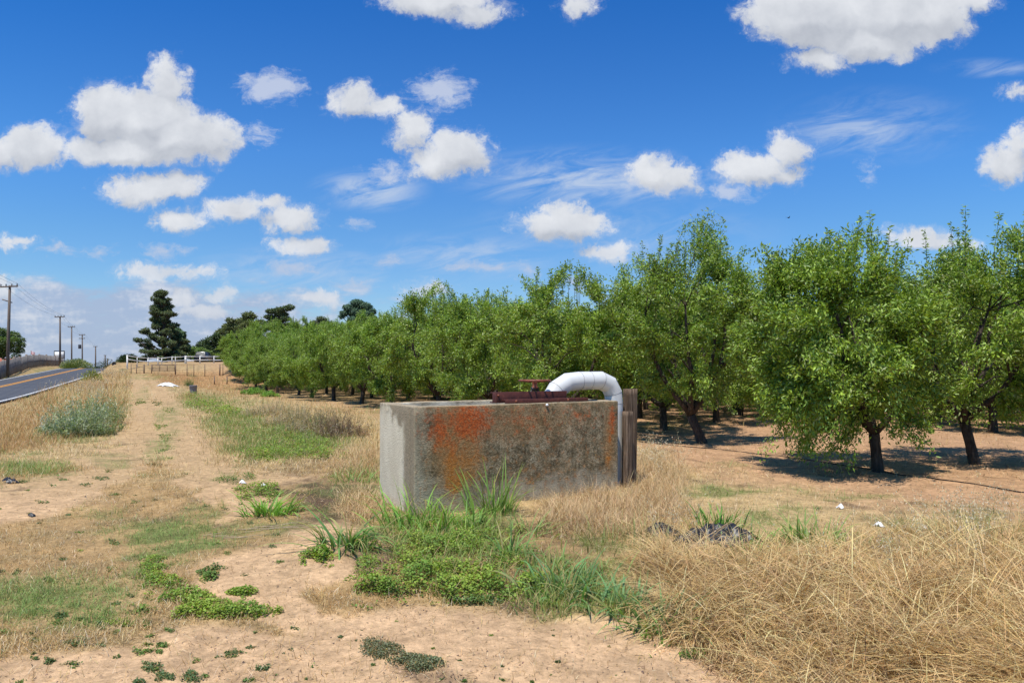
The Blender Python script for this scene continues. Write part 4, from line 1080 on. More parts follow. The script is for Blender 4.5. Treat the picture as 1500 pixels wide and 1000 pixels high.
# fallen litter: twigs, leaves, clods, stones
def litter():
    B = Bag()
    def fd(m, P): return np.clip(m['dark']*.8+.05+.05*m['orch'], 0, 1)
    P, m = scatter(60000, -100, 1600, 600, 1060, fd); n = len(P); k = np.clip(P[:, 1]/8, .8, 2)
    P[:, 2] += .008
    dv = RS.normal(0, 1, (n, 3)); dv[:, 2] *= .25
    B.add(leaves(P, np.tile([0, 0, 1.], (n, 1))+RS.normal(0, .4, (n, 3)), dv, .035*k, .008*k, jit(np.array([(.14, .09, .055), (.3, .2, .12), (.5, .38, .22)])[RS.randint(0, 3, n)], n)))
    stuff('plant_litter', B, M_STRAW, 'brown dead leaf and twig litter')
    V0 = np.array([[1, 0, 0], [0, 1, 0], [-1, 0, 0], [0, -1, 0], [.2, .1, .8], [0, 0, -.5]], float)
    F0 = np.array([[0, 1, 4], [1, 2, 4], [2, 3, 4], [3, 0, 4]])
    def fs(m, P): return np.clip(.2+m['bare'], 0, 1)*(m['n2'] > .45)
    P, m = scatter(2600, -50, 1500, 640, 1060, fs); n = len(P)
    s = RS.uniform(.004, .013, n)*np.clip(P[:, 1]/6, .8, 1.6)
    V = V0[None]*RS.uniform(.6, 1.3, (n, 6, 3))*s[:, None, None]+P[:, None]
    F = (F0[None]+np.arange(n)[:, None, None]*6).reshape(-1, 3)
    c = jit(np.array([(.25, .16, .1), (.4, .27, .17), (.12, .08, .06)])[RS.randint(0, 3, n)], n)
    obj('pebbles', np_mesh('pebbles', V.reshape(-1, 3), F, np.repeat(c, 6, 0)), princ('pebble_stone', lambda g: g.attr(), .95), kind='stuff', label='small clods and stones on the bare dirt')
litter()
# fallen dry branch stalks on the litter
m = MB()
for k in range(14):
    c = hit1(300+k*9+random.uniform(-10, 10), 790-k*1.5+random.uniform(-6, 6)); a = random.uniform(-.4, .5); L = random.uniform(.25, .7)
    m.tube([c+Vector((0, 0, .01)), c+Vector((L*.5*math.cos(a), L*.5*math.sin(a), .03)), c+Vector((L*math.cos(a+.3), L*math.sin(a+.3), .012))], [.004, .003, .002], 4)
m.build('dead_stalks', princ('dead_stalk', (.42, .32, .2)), None, kind='stuff', label='pale broken stalks scattered on the dirt')

# ------------------------------------------------------------------ rubbish
def crumple(name, px, py, sx, sy, h, mat, seed, label, cat, n=40, rz=0, thr=.33, group=None):
    c = hit1(px, py); 
    u, v = np.meshgrid(np.linspace(-1, 1, n), np.linspace(-1, 1, n))
    x = u*sx*(.85+.3*vnoise(v*2, u*2, seed)); y = v*sy*(.8+.4*vnoise(u*2, v*2, seed+1))
    rid = abs(fbm(u*3.1, v*3.1, seed+2, 4)-.5)*2
    zz = h*(1-np.clip(np.hypot(u, v), 0, 1)**2)*(.25+1.0*(1-rid)**2.5)+.01+(fbm(u*9, v*9, seed+5, 3)-.5)*h*.35
    X = c.x+x*math.cos(rz)-y*math.sin(rz); Y = c.y+x*math.sin(rz)+y*math.cos(rz)
    Z = hgt(X, Y)-c.z+zz
    V = np.stack([X-c.x, Y-c.y, Z], -1).reshape(-1, 3)
    i = np.arange(n-1)[:, None]*n; j = np.arange(n-1)[None]
    F = np.stack([i+j, i+j+1, i+n+j+1, i+n+j], -1).reshape(-1, 4)
    fc = np.hypot(u, v)[:-1, :-1].ravel()+(vnoise(u*3, v*3, seed+9)[:-1, :-1].ravel()-.5)*.6
    F = F[fc < 1.0]
    o = obj(name, np_mesh(name, V, F, None, False), mat, label=label, cat=cat, group=group); o.location = c
    return o
M_BLKP = princ('black_plastic', lambda g: g.ramp(g.noise(g.coord(), 12, 4), [(.35, (.010, .011, .014)), (.75, (.04, .043, .052))]), .42, spec=.4)
M_WHTP = princ('white_plastic_sheet', (.82, .82, .80), .4)
crumple('plastic_sheet', 1052, 792, .42, .26, .15, M_BLKP, 4, 'crumpled black plastic sheet half buried in straw right of the basin', 'plastic sheet', 46, .1)
crumple('plastic_sheet', 970, 782, .18, .13, .10, M_BLKP, 8, 'smaller scrap of black plastic left of the big sheet', 'plastic sheet', 26)
crumple('plastic_scrap', 14, 707, .14, .07, .07, M_BLKP, 12, 'dark blue black scrap of plastic on the grass at the left edge', 'plastic scrap', 16)
crumple('plastic_scrap', 46, 756, .04, .03, .03, M_BLKP, 15, 'tiny black scrap on the grass at the left', 'plastic scrap', 12)
for q, (x, y, s, lb) in enumerate([(1231, 745, .05, 'white paper scrap on bare orchard soil, left one'), (1288, 771, .05, 'white paper scrap below the front almond tree'), (1357, 776, .045, 'white scrap at the edge of the straw, right of centre'), (1406, 779, .03, 'smallest white scrap at the edge of the straw'), (355, 708, .05, 'white scrap in the small weed by the sandy strip'), (386, 713, .04, 'white scrap on the sandy strip')]):
    crumple('paper_scrap', x, y, s, s*.7, .05, M_WHTP, 20+q, lb, 'paper scrap', 9, group='white litter scraps')
c_ = hit1(244, 563)
crumple('plastic_bag', 245, 565, .75, .5, .20, M_WHTP, 33, 'white plastic sheet lying beside the dirt track', 'plastic sheet', 26)
c = hit1(283, 576)
bk = empty('grey_bucket', tuple(c), label='grey bucket standing in green weeds right of the track', cat='bucket')
s_ = c.y/1000
MB().lathe([(0, 0), (4.6*s_, 0), (5.0*s_, 2*s_), (5.2*s_, 10.8*s_), (5.6*s_, 11*s_), (5.6*s_, 11.8*s_), (5.0*s_, 11.8*s_), (4.5*s_, 1*s_)], n=20).build('body', princ('grey_plastic', (.20, .2, .24), .5), bk, True)
MB().tube([(5.6*s_*math.cos(a), 0, 10.5*s_-3.0*s_*math.sin(a)) for a in np.linspace(0, math.pi, 10)], .25*s_, 5).build('handle', princ('grey_wire', (.25, .25, .26), .4, .7), bk)
# small white snail-like stone on basin front edge
o = MB().lathe([(0, .022), (.014, .016), (.02, .004), (.016, -.008), (0, -.014)], n=9).build('white_stone', M_WHTP, None, label='small white fleck stuck on the rim of the basin wall', cat='stone')
o.location = tuple(BN+E1*1.83-E2*.006+np.array([0, 0, BH-.03]))

# ------------------------------------------------------------------ poles, wires
M_POLE = princ('pole_wood', lambda g: g.ramp(g.noise(g.vm('MULTIPLY', g.coord(), (8, 8, .6)), 2, 5), [(.3, (.10, .075, .06)), (.7, (.2, .155, .125))]), .9)
M_INS = princ('insulator', (.25, .27, .28), .3)
poles = [(10.5, 62, 418, 4.0, 'nearest and tallest wooden utility pole at the left edge', 1, 0), (88, 100, 463, 0, 'wooden utility pole in front of the white sign board', 1, 0), (105, 140, 478, 0, 'utility pole rising behind the flowering bush', 1, 0),
         (120.5, 165, 490, 0, 'utility pole with two crossarms and a transformer', 2, 1), (140, 250, 507, 0, 'small distant utility pole right of the one with transformer', 1, 0), (154, 420, 520, 0, 'left one of the two tiny far utility poles', 1, 0), (157.5, 480, 525, 0, 'right one of the two tiny far utility poles', 1, 0)]
tops = []
for px, d, yt, sh, lb, arms, tr in poles:
    x = (px-750)/1000*d; zb = float(hgt(x, d, True)); zt = CAMH+(HOR-yt)*d/1000
    r = empty('utility_pole', (x, d, zb), 0, label=lb, cat='utility pole', group='utility poles along the road')
    H = zt-zb; th = max(.15, d*.0011)
    MB().tube([(0, 0, -.3), (sh*d/1000*.5, 0, H*.5), (sh*d/1000, 0, H)], [th, th*.85, th*.68], 10).build('pole', M_POLE, r, True)
    X1 = sh*d/1000
    an = -.28
    aw = 1.35 if d < 90 else .9
    if d == 62: aw = 1.05
    ax = np.array([math.cos(an), math.sin(an), 0])
    hz = [H-.12] if arms == 1 else [H-.1, H-.95]
    for q, z in enumerate(hz):
        MB().bar(Vector((X1, -.12, z))-Vector(ax)*aw, Vector((X1, -.12, z))+Vector(ax)*aw, max(.10, d*.0007), max(.11, d*.0007)).build('crossarm', M_POLE, r)
        for s in (-1, -.35, .35, 1):
            pp = Vector((X1, -.12, z))+Vector(ax)*aw*s*.93
            MB().lathe([(.03, .05), (.06, .09), (.05, .16), (.065, .2), (.03, .26), (0, .27)], c=tuple(pp), n=8).build('insulator', M_INS, r)
    if d == 62:
        MB().bar((X1-.62, -.1, H-1.28), (X1+.1, .15, H-1.55), .09).build('crossarm', M_POLE, r)
    if tr:
        MB().lathe([(0, 0), (.3, 0), (.32, .1), (.32, .9), (.25, 1.0), (0, 1.02)], c=(X1-.46, -.25, H-3.4), n=14).build('transformer', princ('transformer_grey', (.05, .05, .06), .5), r, True)
    tops.append([Vector((x+X1, d-.12, zb+H-.12+.27))+Vector(ax)*aw*s*.93 for s in (-1, .35, 1)])
start = [t+Vector((t.x-u.x, t.y-u.y, 0))*.8+Vector((0, 0, .2)) for t, u in zip(tops[0], tops[1])]
for k in range(3):
    pts = []
    chain = [start[k]]+[t[k] for t in tops[:5]]
    for a, b in zip(chain[:-1], chain[1:]):
        for t in np.linspace(0, 1, 10)[:-1]:
            p = a.lerp(b, float(t)); p.z -= 4*.45*t*(1-t); pts.append(p)
    pts.append(chain[-1])
    MB().tube(pts, .009, 4).build('power_line', M_HOSE, None, label='%s overhead wire strung between the utility poles' % ('left', 'middle', 'right')[k], cat='wire', group='overhead wires')

# ------------------------------------------------------------------ fences
M_WHITE = princ('old_white_paint', lambda g: g.ramp(g.noise(g.coord(), 5, 5, .7), [(.25, (.6, .57, .5)), (.5, (.88, .86, .82))]), .7)
M_FPOST = princ('rusty_pipe_dark', lambda g: g.ramp(g.noise(g.coord(), 5, 4), [(.3, (.16, .11, .08)), (.7, (.28, .19, .13))]), .8)
def P3(px, d, y): return Vector(((px-750)/1000*d, d, CAMH+(HOR-y)*d/1000))
wf = empty('white_fence', tuple(P3(187, 62, 543)), label='white painted rail fence on the rise in front of the dark conifer', cat='fence')
org = wf.location.copy()
wp = [(186.5, 62, 519.8, 1.7), (201, 63.5, 522, .8), (217, 65, 523.5, 1.3), (231.5, 66, 523, 1.4), (237, 66.5, 523.5, .8), (252, 68, 521.8, 1.0), (257, 68.3, 522, .8), (272, 70, 521, 2.4), (293, 71, 521, 1.3), (313.5, 72, 521, 1.0), (333.5, 73, 521, 1.0), (354, 74, 521, 1.0), (375, 75, 521, 1)]
for px, d, yt, w in wp:
    t = P3(px, d, yt)-org; b = Vector((t.x, t.y, float(hgt(t.x+org.x, d))-org.z-.1))
    MB().bar(b, t, w*d/1000*.9, w*d/1000*.9).build('post', M_WHITE, wf)
for dy, wv, nm in ((1.1, 1.0, 'rail'), (6.3, 1.2, 'rail')):
    for (a, b) in zip(wp[:-1], wp[1:]):
        pa = P3(a[0], a[1]-.12, a[2]+dy)-org; pb = P3(b[0], b[1]-.12, b[2]+dy)-org
        MB().bar(pa, pb, .06, wv*.066).build(nm, M_WHITE, wf)
pf = empty('wire_fence', tuple(P3(205, 59, 545)), label='low wire fence on thin dark posts in front of the white fence', cat='fence')
org = pf.location.copy(); pts = []
for px in (192, 200, 211, 222, 257, 274, 284, 300, 322, 326.5, 340, 360):
    d = 59+(px-192)/170*3; x = (px-750)/1000*d; zb = float(hgt(x, d)); t = P3(px, d, 533.2)-org
    pts.append(t); w = .09 if px in (211, 257, 322) else .05
    MB().tube([(t.x, t.y, zb-org.z-.1), tuple(t)], w/1.6, 6).build('post', M_FPOST, pf)
for a, b in zip(pts[:-1], pts[1:]):
    for f in (.05, .28, .5, .75):
        dz = Vector((0, 0, -.65*f)); MB().bar(a+dz, b+dz, .018).build('wire', M_FPOST, pf)
gt = empty('pipe_gate', tuple(P3(222, 58.6, 544)), label='rusty brown pipe gate with horizontal bars set in the wire fence', cat='gate')
org = gt.location.copy()
for k in range(5):
    MB().bar(P3(223, 58.7, 534.4+k*2.1)-org, P3(256, 59.4, 534.4+k*2.1)-org, .05).build('bar', M_FPOST, gt)
for px in (223, 234, 245, 256): MB().bar(P3(px, 58.7, 534)-org, P3(px, 58.9, 543.5)-org, .05).build('upright', M_FPOST, gt)
for px, yt, lb in ((314, 550, 'short old stake on the dry bank, left of the pair'), (332.5, 550, 'short old stake on the dry bank nearest the orchard')):
    c = hit1(px, 563); MB().tube([(c.x, c.y, c.z-.1), (c.x, c.y+.02, c.z+.0115*c.y)], .05, 7).build('wooden_stake', M_FPOST, None, label=lb, cat='stake')
# left roadside fence with pickets
rf = empty('roadside_fence', tuple(P3(10, 58, 551)), label='grey picket and mesh fence with a dark rail across the road', cat='fence')
org = rf.location.copy()
NF = 90; fd_ = np.concatenate([[0], np.cumsum(np.linspace(.6, 1.4, NF-1))]); fd_ /= fd_[-1]
fx = [(-70, 46), (0, 58), (30, 72), (65, 96), (93, 118)]
def fpos(t):
    px = np.interp(t, [0, .35, .6, .85, 1], [f[0] for f in fx]); d = np.interp(t, [0, .35, .6, .85, 1], [f[1] for f in fx])
    x = (px-750)/1000*d; return Vector((x, d, float(hgt(x, d))))-org
M_PICK = princ('grey_picket', lambda g: g.ramp(g.noise(g.coord(), 3, 4), [(.3, (.16, .14, .125)), (.7, (.30, .27, .24))]), .85)
pick = MB(); wires = MB()
FP = [fpos(t) for t in np.linspace(0, 1, 240)]
for i, p in enumerate(FP):
    h = 1.55
    pick.box((p.x, p.y, p.z+h/2), (.045, .02, h/2))
pick.build('pickets', M_PICK, rf)
rail = MB()
for a, b in zip(FP[:-1:3], FP[3::3]): rail.bar(a+Vector((0, -.06, .78)), b+Vector((0, -.06, .78)), .09, .2)
rail.build('rail', M_FPOST, rf)
for i in range(0, 240, 16): 
    p = FP[i]; MB().bar(p+Vector((0, -.12, -.1)), p+Vector((0, -.12, 1.65)), .14).build('post', M_FPOST, rf)
# sign
sg = empty('sign_board', tuple(P3(87, 112, 536)), label='white sign board in a dark frame on the bank behind a utility pole', cat='sign')
org = sg.location.copy(); s = .112
a = P3(87, 112, 519.2)-org
MB().box(a, (7*s, .04, 5*s)).build('board', M_WHITE, sg)
for b_, h_ in (((0, -5.3), (7.6, .35)), ((0, 5.3), (7.6, .35)), ((-7.3, 0), (.35, 5)), ((7.3, 0), (.35, 5))):
    MB().box((a.x+b_[0]*s, a.y-.01, a.z-b_[1]*s), (h_[0]*s, .07, h_[1]*s)).build('frame', M_BLACKM, sg)
for q in (-7, 7): MB().bar((a.x+q*s, a.y+.08, a.z+5*s), (a.x+q*s, a.y+.08, -1), .07).build('leg', M_BLACKM, sg)
# faded lettering blocks on the board are unreadable in the photograph: only soft stains remain
# flag
fg = empty('flag_pole', tuple(P3(45, 150, 533)), label='small pale red and white flag on a thin pole behind the fence', cat='flag')
org = fg.location.copy()
MB().tube([(0, 0, -1), tuple(P3(45, 150, 513)-org)], .04, 6).build('pole', M_INS, fg)
t = P3(45, 150, 513.5)-org; u, v = np.meshgrid(np.linspace(0, 1, 10), np.linspace(0, 1, 8))
V = np.stack([t.x+u*.9, t.y+.12*np.sin(u*7), t.z-v*.75-u*.35], -1).reshape(-1, 3)
i = np.arange(7)[:, None]*10; j = np.arange(9)[None]; F = np.stack([i+j, i+j+1, i+11+j, i+10+j], -1).reshape(-1, 4)
cc = np.where((np.floor(v.ravel()*8) % 2 == 0)[:, None], (.6, .12, .12), (.8, .78, .78))
obj('flag', np_mesh('flag', V, F, cc), princ('flag_cloth', lambda g: g.attr(), .8), fg)
# house with a red tile roof
hs = empty('red_roofed_house', ((15-750)/1000*170, 170, .2), .25, label='low house with a red tiled roof behind the roadside fence', cat='house')
MB().box((0, 0, 1.5), (5.5, 3, 1.5)).build('wall', princ('tan_stucco', lambda g: g.ramp(g.noise(g.coord(), 3, 4), [(.3, (.45, .36, .27)), (.7, (.52, .43, .33))]), .9), hs)
m = MB(); m.add([(-6, -3.5, 2.95), (6, -3.5, 2.95), (6, 3.5, 2.95), (-6, 3.5, 2.95), (-4, 0, 4.15), (4, 0, 4.15)], [[0, 1, 5, 4], [2, 3, 4, 5]]); m.add([(-6, -3.5, 2.95), (-6, 3.5, 2.95), (-4, 0, 4.15), (6, -3.5, 2.95), (6, 3.5, 2.95), (4, 0, 4.15)], [[0, 2, 1], [3, 4, 5]])
m.build('roof', princ('red_tiles', lambda g: g.ramp(g.noise(g.vm('MULTIPLY', g.coord(), (5, 1, 1)), 2, 4), [(.3, (.28, .07, .035)), (.7, (.5, .17, .09))]), .85), hs)
for x in (-3.5, 0, 3): 
    w_ = MB().box((x, -3.02, 1.6), (.6, .03, .5)).build('window', M_BLACKM, hs)
    MB().box((x, -3.06, 2.15), (.7, .04, .05)).box((x, -3.06, 1.05), (.7, .04, .05)).build('frame', M_WHITE, w_)
# mailbox
c = P3(167, 66, 540)
mbx = empty('mailbox', (c.x, c.y, float(hgt(c.x, c.y))), .5, label='dark mailbox on a post where the track meets the road', cat='mailbox')
hz = CAMH+(HOR-535)*.066-float(hgt(c.x, c.y))
MB().bar((0, 0, -.1), (0, 0, hz), .1).build('post', M_FPOST, mbx)
m = MB(); pr = [(-.16, 0), (-.16, .2), (-.11, .31), (0, .35), (.11, .31), (.16, .2), (.16, 0)]
V = [(x, -.3, hz+z) for x, z in pr]+[(x, .3, hz+z) for x, z in pr]
m.add(V, [[i, i+1, i+8, i+7] for i in range(6)]+[[6, 0, 7, 13]]); m.F.setdefault(7, []).append(np.array([range(7)])); m.F[7].append(np.array([range(13, 6, -1)]))
m.build('box', M_BLACKM, mbx)
MB().box((.18, -.1, hz+.28), (.01, .03, .12)).build('flag', M_RUST2, mbx)

# parked dark car beyond the white fence
cd = 105; c = P3(299.5, cd, 531); c.z = float(hgt(c.x, c.y))
car = empty('parked_car', tuple(c), .1, label='dark car parked beyond the white fence under the trees', cat='car')
M_CARP = princ('dark_car_paint', (.03, .035, .05), .25, spec=.6); M_GL = princ('car_glass', (.02, .025, .03), .25, spec=.4); M_TY = princ('tyre_rubber', (.02, .02, .02), .8)
sec = [(-2.1, .45, .80), (-2.05, .38, .95), (-1.2, .35, 1.0), (1.9, .35, .98), (2.1, .42, .85)]
m = MB(); V = []
for y, z0, z1 in sec: V += [(-.80, y, z0), (-.88, y, (z0+z1)/2), (-.80, y, z1), (.80, y, z1), (.88, y, (z0+z1)/2), (.80, y, z0)]
F = [[i*6+k, i*6+(k+1) % 6, (i+1)*6+(k+1) % 6, (i+1)*6+k] for i in range(4) for k in range(6)]
m.add(V, F); m.F.setdefault(6, []).append(np.array([range(5, -1, -1)])); m.F[6].append(np.array([range(24, 30)])); m.build('body', M_CARP, car, bevel=.04)
m = MB(); V = [(-.76, -1.9, 1.0), (.76, -1.9, 1.0), (.76, .9, 1.0), (-.76, .9, 1.0), (-.62, -1.6, 1.55), (.62, -1.6, 1.55), (.62, .2, 1.55), (-.62, .2, 1.55)]
m.add(V, [[4, 5, 6, 7], [0, 1, 5, 4], [1, 2, 6, 5], [2, 3, 7, 6], [3, 0, 4, 7]]); m.build('cabin', M_CARP, car, bevel=.03)
MB().add([(-.62, -1.90, 1.07), (.62, -1.90, 1.07), (.53, -1.66, 1.48), (-.53, -1.66, 1.48)], [[0, 1, 2, 3]]).build('rear_window', M_GL, car)
for sx in (-1, 1):
    for y in (-1.3, 1.35):
        w_ = MB().lathe([(0, -.1), (.30, -.1), (.33, -.06), (.33, .06), (.30, .1), (0, .1)], c=(sx*.75, y, .33), n=16, R=Matrix.Rotation(math.pi/2, 3, 'Y')).build('wheel', M_TY, car)
        MB().lathe([(0, .105), (.18, .105), (.2, .1)], c=(sx*.752, y, .33), n=12, R=Matrix.Rotation(sx*math.pi/2, 3, 'Y')).build('rim', M_INS, w_)
    MB().box((sx*.68, -2.09, .82), (.1, .02, .07)).build('tail_light', M_RUST2, car)

# ------------------------------------------------------------------ background trees
def clump_tree(name, base, H, clumps, n, ls, cols, label, cat='tree', trunk_r=.3, tips=None, group=None, droop=0., mat=None, flat=1.):
    root = empty(name, tuple(base), label=label, cat=cat, group=group)
    m = MB(); top = max(c[2] for c in clumps)
    m.tube([(0, 0, -.3), (clumps[-1][0]*.15, 0, H*.4), (clumps[-1][0]*.4, 0, H*.8)], [trunk_r*1.3, trunk_r, trunk_r*.35], 8)
    for c in clumps:
        z0 = max(.8, c[2]-.3*H*.3-abs(c[0])*.5)
        m.tube([(clumps[-1][0]*.3*(z0/H), 0, z0), (c[0]*.6, c[1]*.6, (z0+c[2])/2), (c[0], c[1], c[2]-c[5]*.3)], [trunk_r*.4, trunk_r*.25, trunk_r*.12], 5)
    m.build('trunk', M_BARK, root)
    vol = np.array([c[3]*c[4]*c[5] for c in clumps])**.7; vol /= vol.sum()
    idx = RS.choice(len(clumps), n, p=vol); cl = np.array(clumps)[idx]
    u = RS.normal(0, 1, (n, 3)); u /= np.linalg.norm(u, axis=1)[:, None]
    r = RS.rand(n)**.3
    lump = .7+.6*fbm(u[:, 0]*3+idx*1.7, u[:, 1]*3+u[:, 2]*3, 13, 3)
    P = cl[:, :3]+u*cl[:, 3:6]*(r*lump)[:, None]
    dv = u*np.array([1, 1, .6])+RS.normal(0, .5, (n, 3)); dv[:, 2] -= droop
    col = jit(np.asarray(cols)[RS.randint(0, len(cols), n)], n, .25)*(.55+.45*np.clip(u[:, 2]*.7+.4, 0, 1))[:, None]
    B = Bag(); B.add(leaves(P, u*1.0+np.array([0, 0, .5])+RS.normal(0, .45, (n, 3)), dv, ls*RS.uniform(.6, 1.4, n), ls*.38, col))
    obj('crown', B.mesh('crown'), mat or M_CONIF, root)
    return root
def base_at(px, d): x = (px-750)/1000*d; return (x, d, float(hgt(x, d)))
DK = [(.15, .20, .085), (.20, .245, .10), (.11, .16, .08)]
# big conifer: whorled boughs tapering to an uneven top
d = 100; b = base_at(241, d); k = d/1000
zt = lambda y: CAMH+(HOR-y)*k-b[2]
cl = []
outline = [(430, -4, 5), (440, -8, 9), (450, -11, 12), (458, -13, 16), (468, -13, 12), (476, -17, 19), (486, -20, 24), (496, -26, 30), (506, -27, 34), (516, -26, 34), (524, -30, 33)]
rr = random.Random(8)
for y, l, r_ in outline:
    for q in range(15):
        f = rr.uniform(-1, 1); cx = (-6+(f*abs(l) if f < 0 else f*r_))*k
        cy = rr.uniform(-1, 1)*(abs(l)+r_)/2*k*.8
        cl.append((cx, cy, zt(y+rr.uniform(-3, 4)), 5.2*k*rr.uniform(.5, 1.2), 5.2*k*rr.uniform(.5, 1.2), 2.3*k*rr.uniform(.6, 1.3)))
cl.append((-6*k, 0, zt(427), 2*k, 2*k, 3*k))
clump_tree('conifer_tree', b, zt(427), cl, 42000, .27, DK+[(.18, .19, .08)], 'tall dark conifer standing alone behind the white fence', trunk_r=.35, droop=.3)
b = base_at(266, 104); k = .104
cl = [(rr.uniform(-9, 6)*k, rr.uniform(-6, 6)*k, CAMH+(HOR-yy)*k-b[2], 6*k, 6*k, 7*k) for yy in (484, 490, 496, 502, 508, 514, 520, 526, 500, 510, 520)]
clump_tree('weeping_tree', b, 6, cl, 9000, .36, [(.11, .19, .08), (.14, .22, .09)], 'drooping dark green tree against the right side of the tall conifer', droop=1.2, trunk_r=.2)
# rounded pine
b = base_at(352, 120); k = .12
cl = [((x-352)*k, rr.uniform(-10, 10)*k, CAMH+(HOR-y)*k-b[2], r_*k, r_*k, r_*.55*k) for x, y, r_ in [(330, 488, 9), (340, 480, 10), (352, 472, 11), (365, 463, 9), (368, 476, 11), (356, 484, 12), (345, 493, 12), (375, 486, 9), (330, 478, 7), (362, 494, 12), (378, 472, 6), (340, 470, 5), (372, 498, 9)]]
clump_tree('pine_tree', b, 8, cl, 13000, .42, [(.20, .23, .09), (.26, .28, .10), (.13, .16, .06)], 'broad rounded pine left of the ragged cedar', droop=0, trunk_r=.3)
# dark spreading trees low
b = base_at(318, 112); k = .112
cl = [((x-318)*k, rr.uniform(-8, 8)*k, CAMH+(HOR-y)*k-b[2], r_*k, r_*k, r_*.7*k) for x, y, r_ in [(300, 506, 9), (312, 500, 10), (325, 500, 11), (338, 505, 10), (305, 514, 12), (322, 512, 12), (338, 515, 10), (292, 513, 7), (320, 493, 5), (300, 521, 12), (315, 523, 12), (330, 523, 12)]]
clump_tree('dark_bushy_tree', b, 4, cl, 12000, .4, [(.10, .15, .06), (.14, .19, .07), (.08, .12, .05)], 'low dark bushy tree between the conifer and the pine')
b = base_at(291, 108); k = .108
cl = [((x-291)*k, 0, CAMH+(HOR-y)*k-b[2], r_*k, r_*k, r_*.8*k) for x, y, r_ in [(283, 514, 7), (294, 516, 8), (304, 518, 6), (280, 521, 6), (290, 523, 8)]]
clump_tree('leafy_shrub', b, 2.4, cl, 4000, .3, [(.28, .38, .12), (.2, .3, .08)], 'light green shrub at the foot of the low dark tree', mat=M_LEAF, cat='shrub')
# cedar with layers
b = base_at(408, 115); k = .115
cl = [((x-408)*k, rr.uniform(-5, 5)*k, CAMH+(HOR-y)*k-b[2], r_*k, r_*k, 2.6*k) for x, y, r_ in [(425, 450, 6), (418, 453, 7), (400, 456, 9), (412, 460, 9), (396, 464, 8), (420, 467, 7), (404, 470, 11), (425, 476, 11), (398, 479, 10), (414, 482, 12), (434, 477, 5), (405, 489, 10), (422, 488, 9), (400, 496, 8), (415, 495, 9), (393, 474, 6), (408, 453, 5)]]
clump_tree('cedar_tree', b, 10, cl, 12000, .36, DK, 'ragged dark cedar with a flat leaning top left of the orchard skyline', droop=.1, trunk_r=.3)
b = base_at(468, 125); k = .125
cl = [((x-468)*k, rr.uniform(-4, 4)*k, CAMH+(HOR-y)*k-b[2], r_*k, r_*k, 4*k) for x, y, r_ in [(470, 467, 7), (462, 473, 9), (478, 474, 9), (452, 480, 9), (488, 480, 8), (445, 487, 8), (470, 482, 12), (470, 492, 16)]]
clump_tree('cedar_tree', b, 8, cl, 9000, .34, [(.14, .19, .09), (.19, .20, .1)], 'peaked dark tree just showing over the orchard', droop=.6, trunk_r=.3)
b = base_at(523, 110); k = .11
cl = [((x-523)*k, rr.uniform(-5, 5)*k, CAMH+(HOR-y)*k-b[2], r_*k, r_*k, r_*.6*k) for x, y, r_ in [(523, 443, 9), (533, 448, 11), (512, 450, 9), (543, 455, 8), (505, 458, 6), (520, 456, 12), (535, 460, 12), (501, 463, 4), (520, 468, 10), (535, 472, 10), (548, 464, 4), (522, 480, 12)]]
clump_tree('weeping_cedar', b, 9.5, cl, 14000, .34, [(.08, .15, .09), (.11, .19, .1)], 'drooping blue green domed tree rising highest over the orchard at left', droop=1.3, trunk_r=.3)
# left broadleaf tree
b = base_at(5, 92); k = .092
cl = [((x-5)*k, rr.uniform(-8, 8)*k, CAMH+(HOR-y)*k-b[2], r_*k, r_*k, r_*.75*k) for x, y, r_ in [(0, 490, 10), (14, 492, 9), (25, 500, 8), (32, 498, 4), (8, 502, 12), (20, 511, 8), (-12, 500, 14), (-10, 515, 12), (30, 513, 5), (5, 484, 5), (33, 505, 4), (26, 522, 5), (2, 517, 8)]]
clump_tree('broadleaf_tree', b, 5, cl, 11000, .26, [(.16, .25, .06), (.22, .31, .07), (.09, .15, .04)], 'round leafy tree behind the roadside fence at the left edge', mat=M_LEAF, trunk_r=.14)
b = base_at(112, 97)
bb = bush('flowering_bush', (b[0], b[1], b[2]-.1), (2.3, 1.8, 1.75), 5200, .2, [(.18, .25, .08), (.24, .3, .09), (.6, .6, .42), (.5, .5, .3), (.14, .2, .06)], 'bushy shrub with pale blossoms at the roadside beyond the sign', 'bush', upright=.2)
b = base_at(104, 93)
bush('flowering_bush', (b[0], b[1], b[2]-.1), (.9, .9, .9), 1500, .16, [(.16, .2, .05), (.2, .25, .06)], 'small yellow green shrub left of the blossoming one', 'bush')
for px, d, r_, lb in ((141, 150, 1.0, 'small round shrub below the distant pole'), (188, 78, 1.0, 'shrub tip showing at the left end of the white fence'), (160, 130, 3.0, 'long low dark hedge on the crest beside the road')):
    b = base_at(px, d)
    bush('far_shrub', (b[0], b[1], max(b[2], CAMH-r_*.7 if d > 100 else b[2])), (r_*1.2, r_, r_*.9 if d < 100 else r_*.8), 1400, .25, [(.08, .12, .05), (.06, .09, .04)], lb, 'shrub', hollow=.2)
# bird
bd = P3(1155, 30, 319)
bird = empty('bird', tuple(bd), .4, label='tiny dark bird flying above the orchard', cat='bird')
MB().lathe([(0, -.07), (.012, -.055), (.022, 0), (.018, .04), (.012, .055), (.006, .075), (0, .085)], n=10, R=Matrix.Rotation(math.pi/2, 3, 'Y')).build('body', M_TY, bird, True)
MB().add([(.02, .015, 0), (-.03, .015, 0), (-.05, .13, .05), (.0, .1, .045), (.02, -.015, 0), (-.03, -.015, 0), (-.05, -.13, .05), (0, -.1, .045)], [[0, 1, 2, 3], [4, 7, 6, 5]]).build('wings', M_TY, bird)
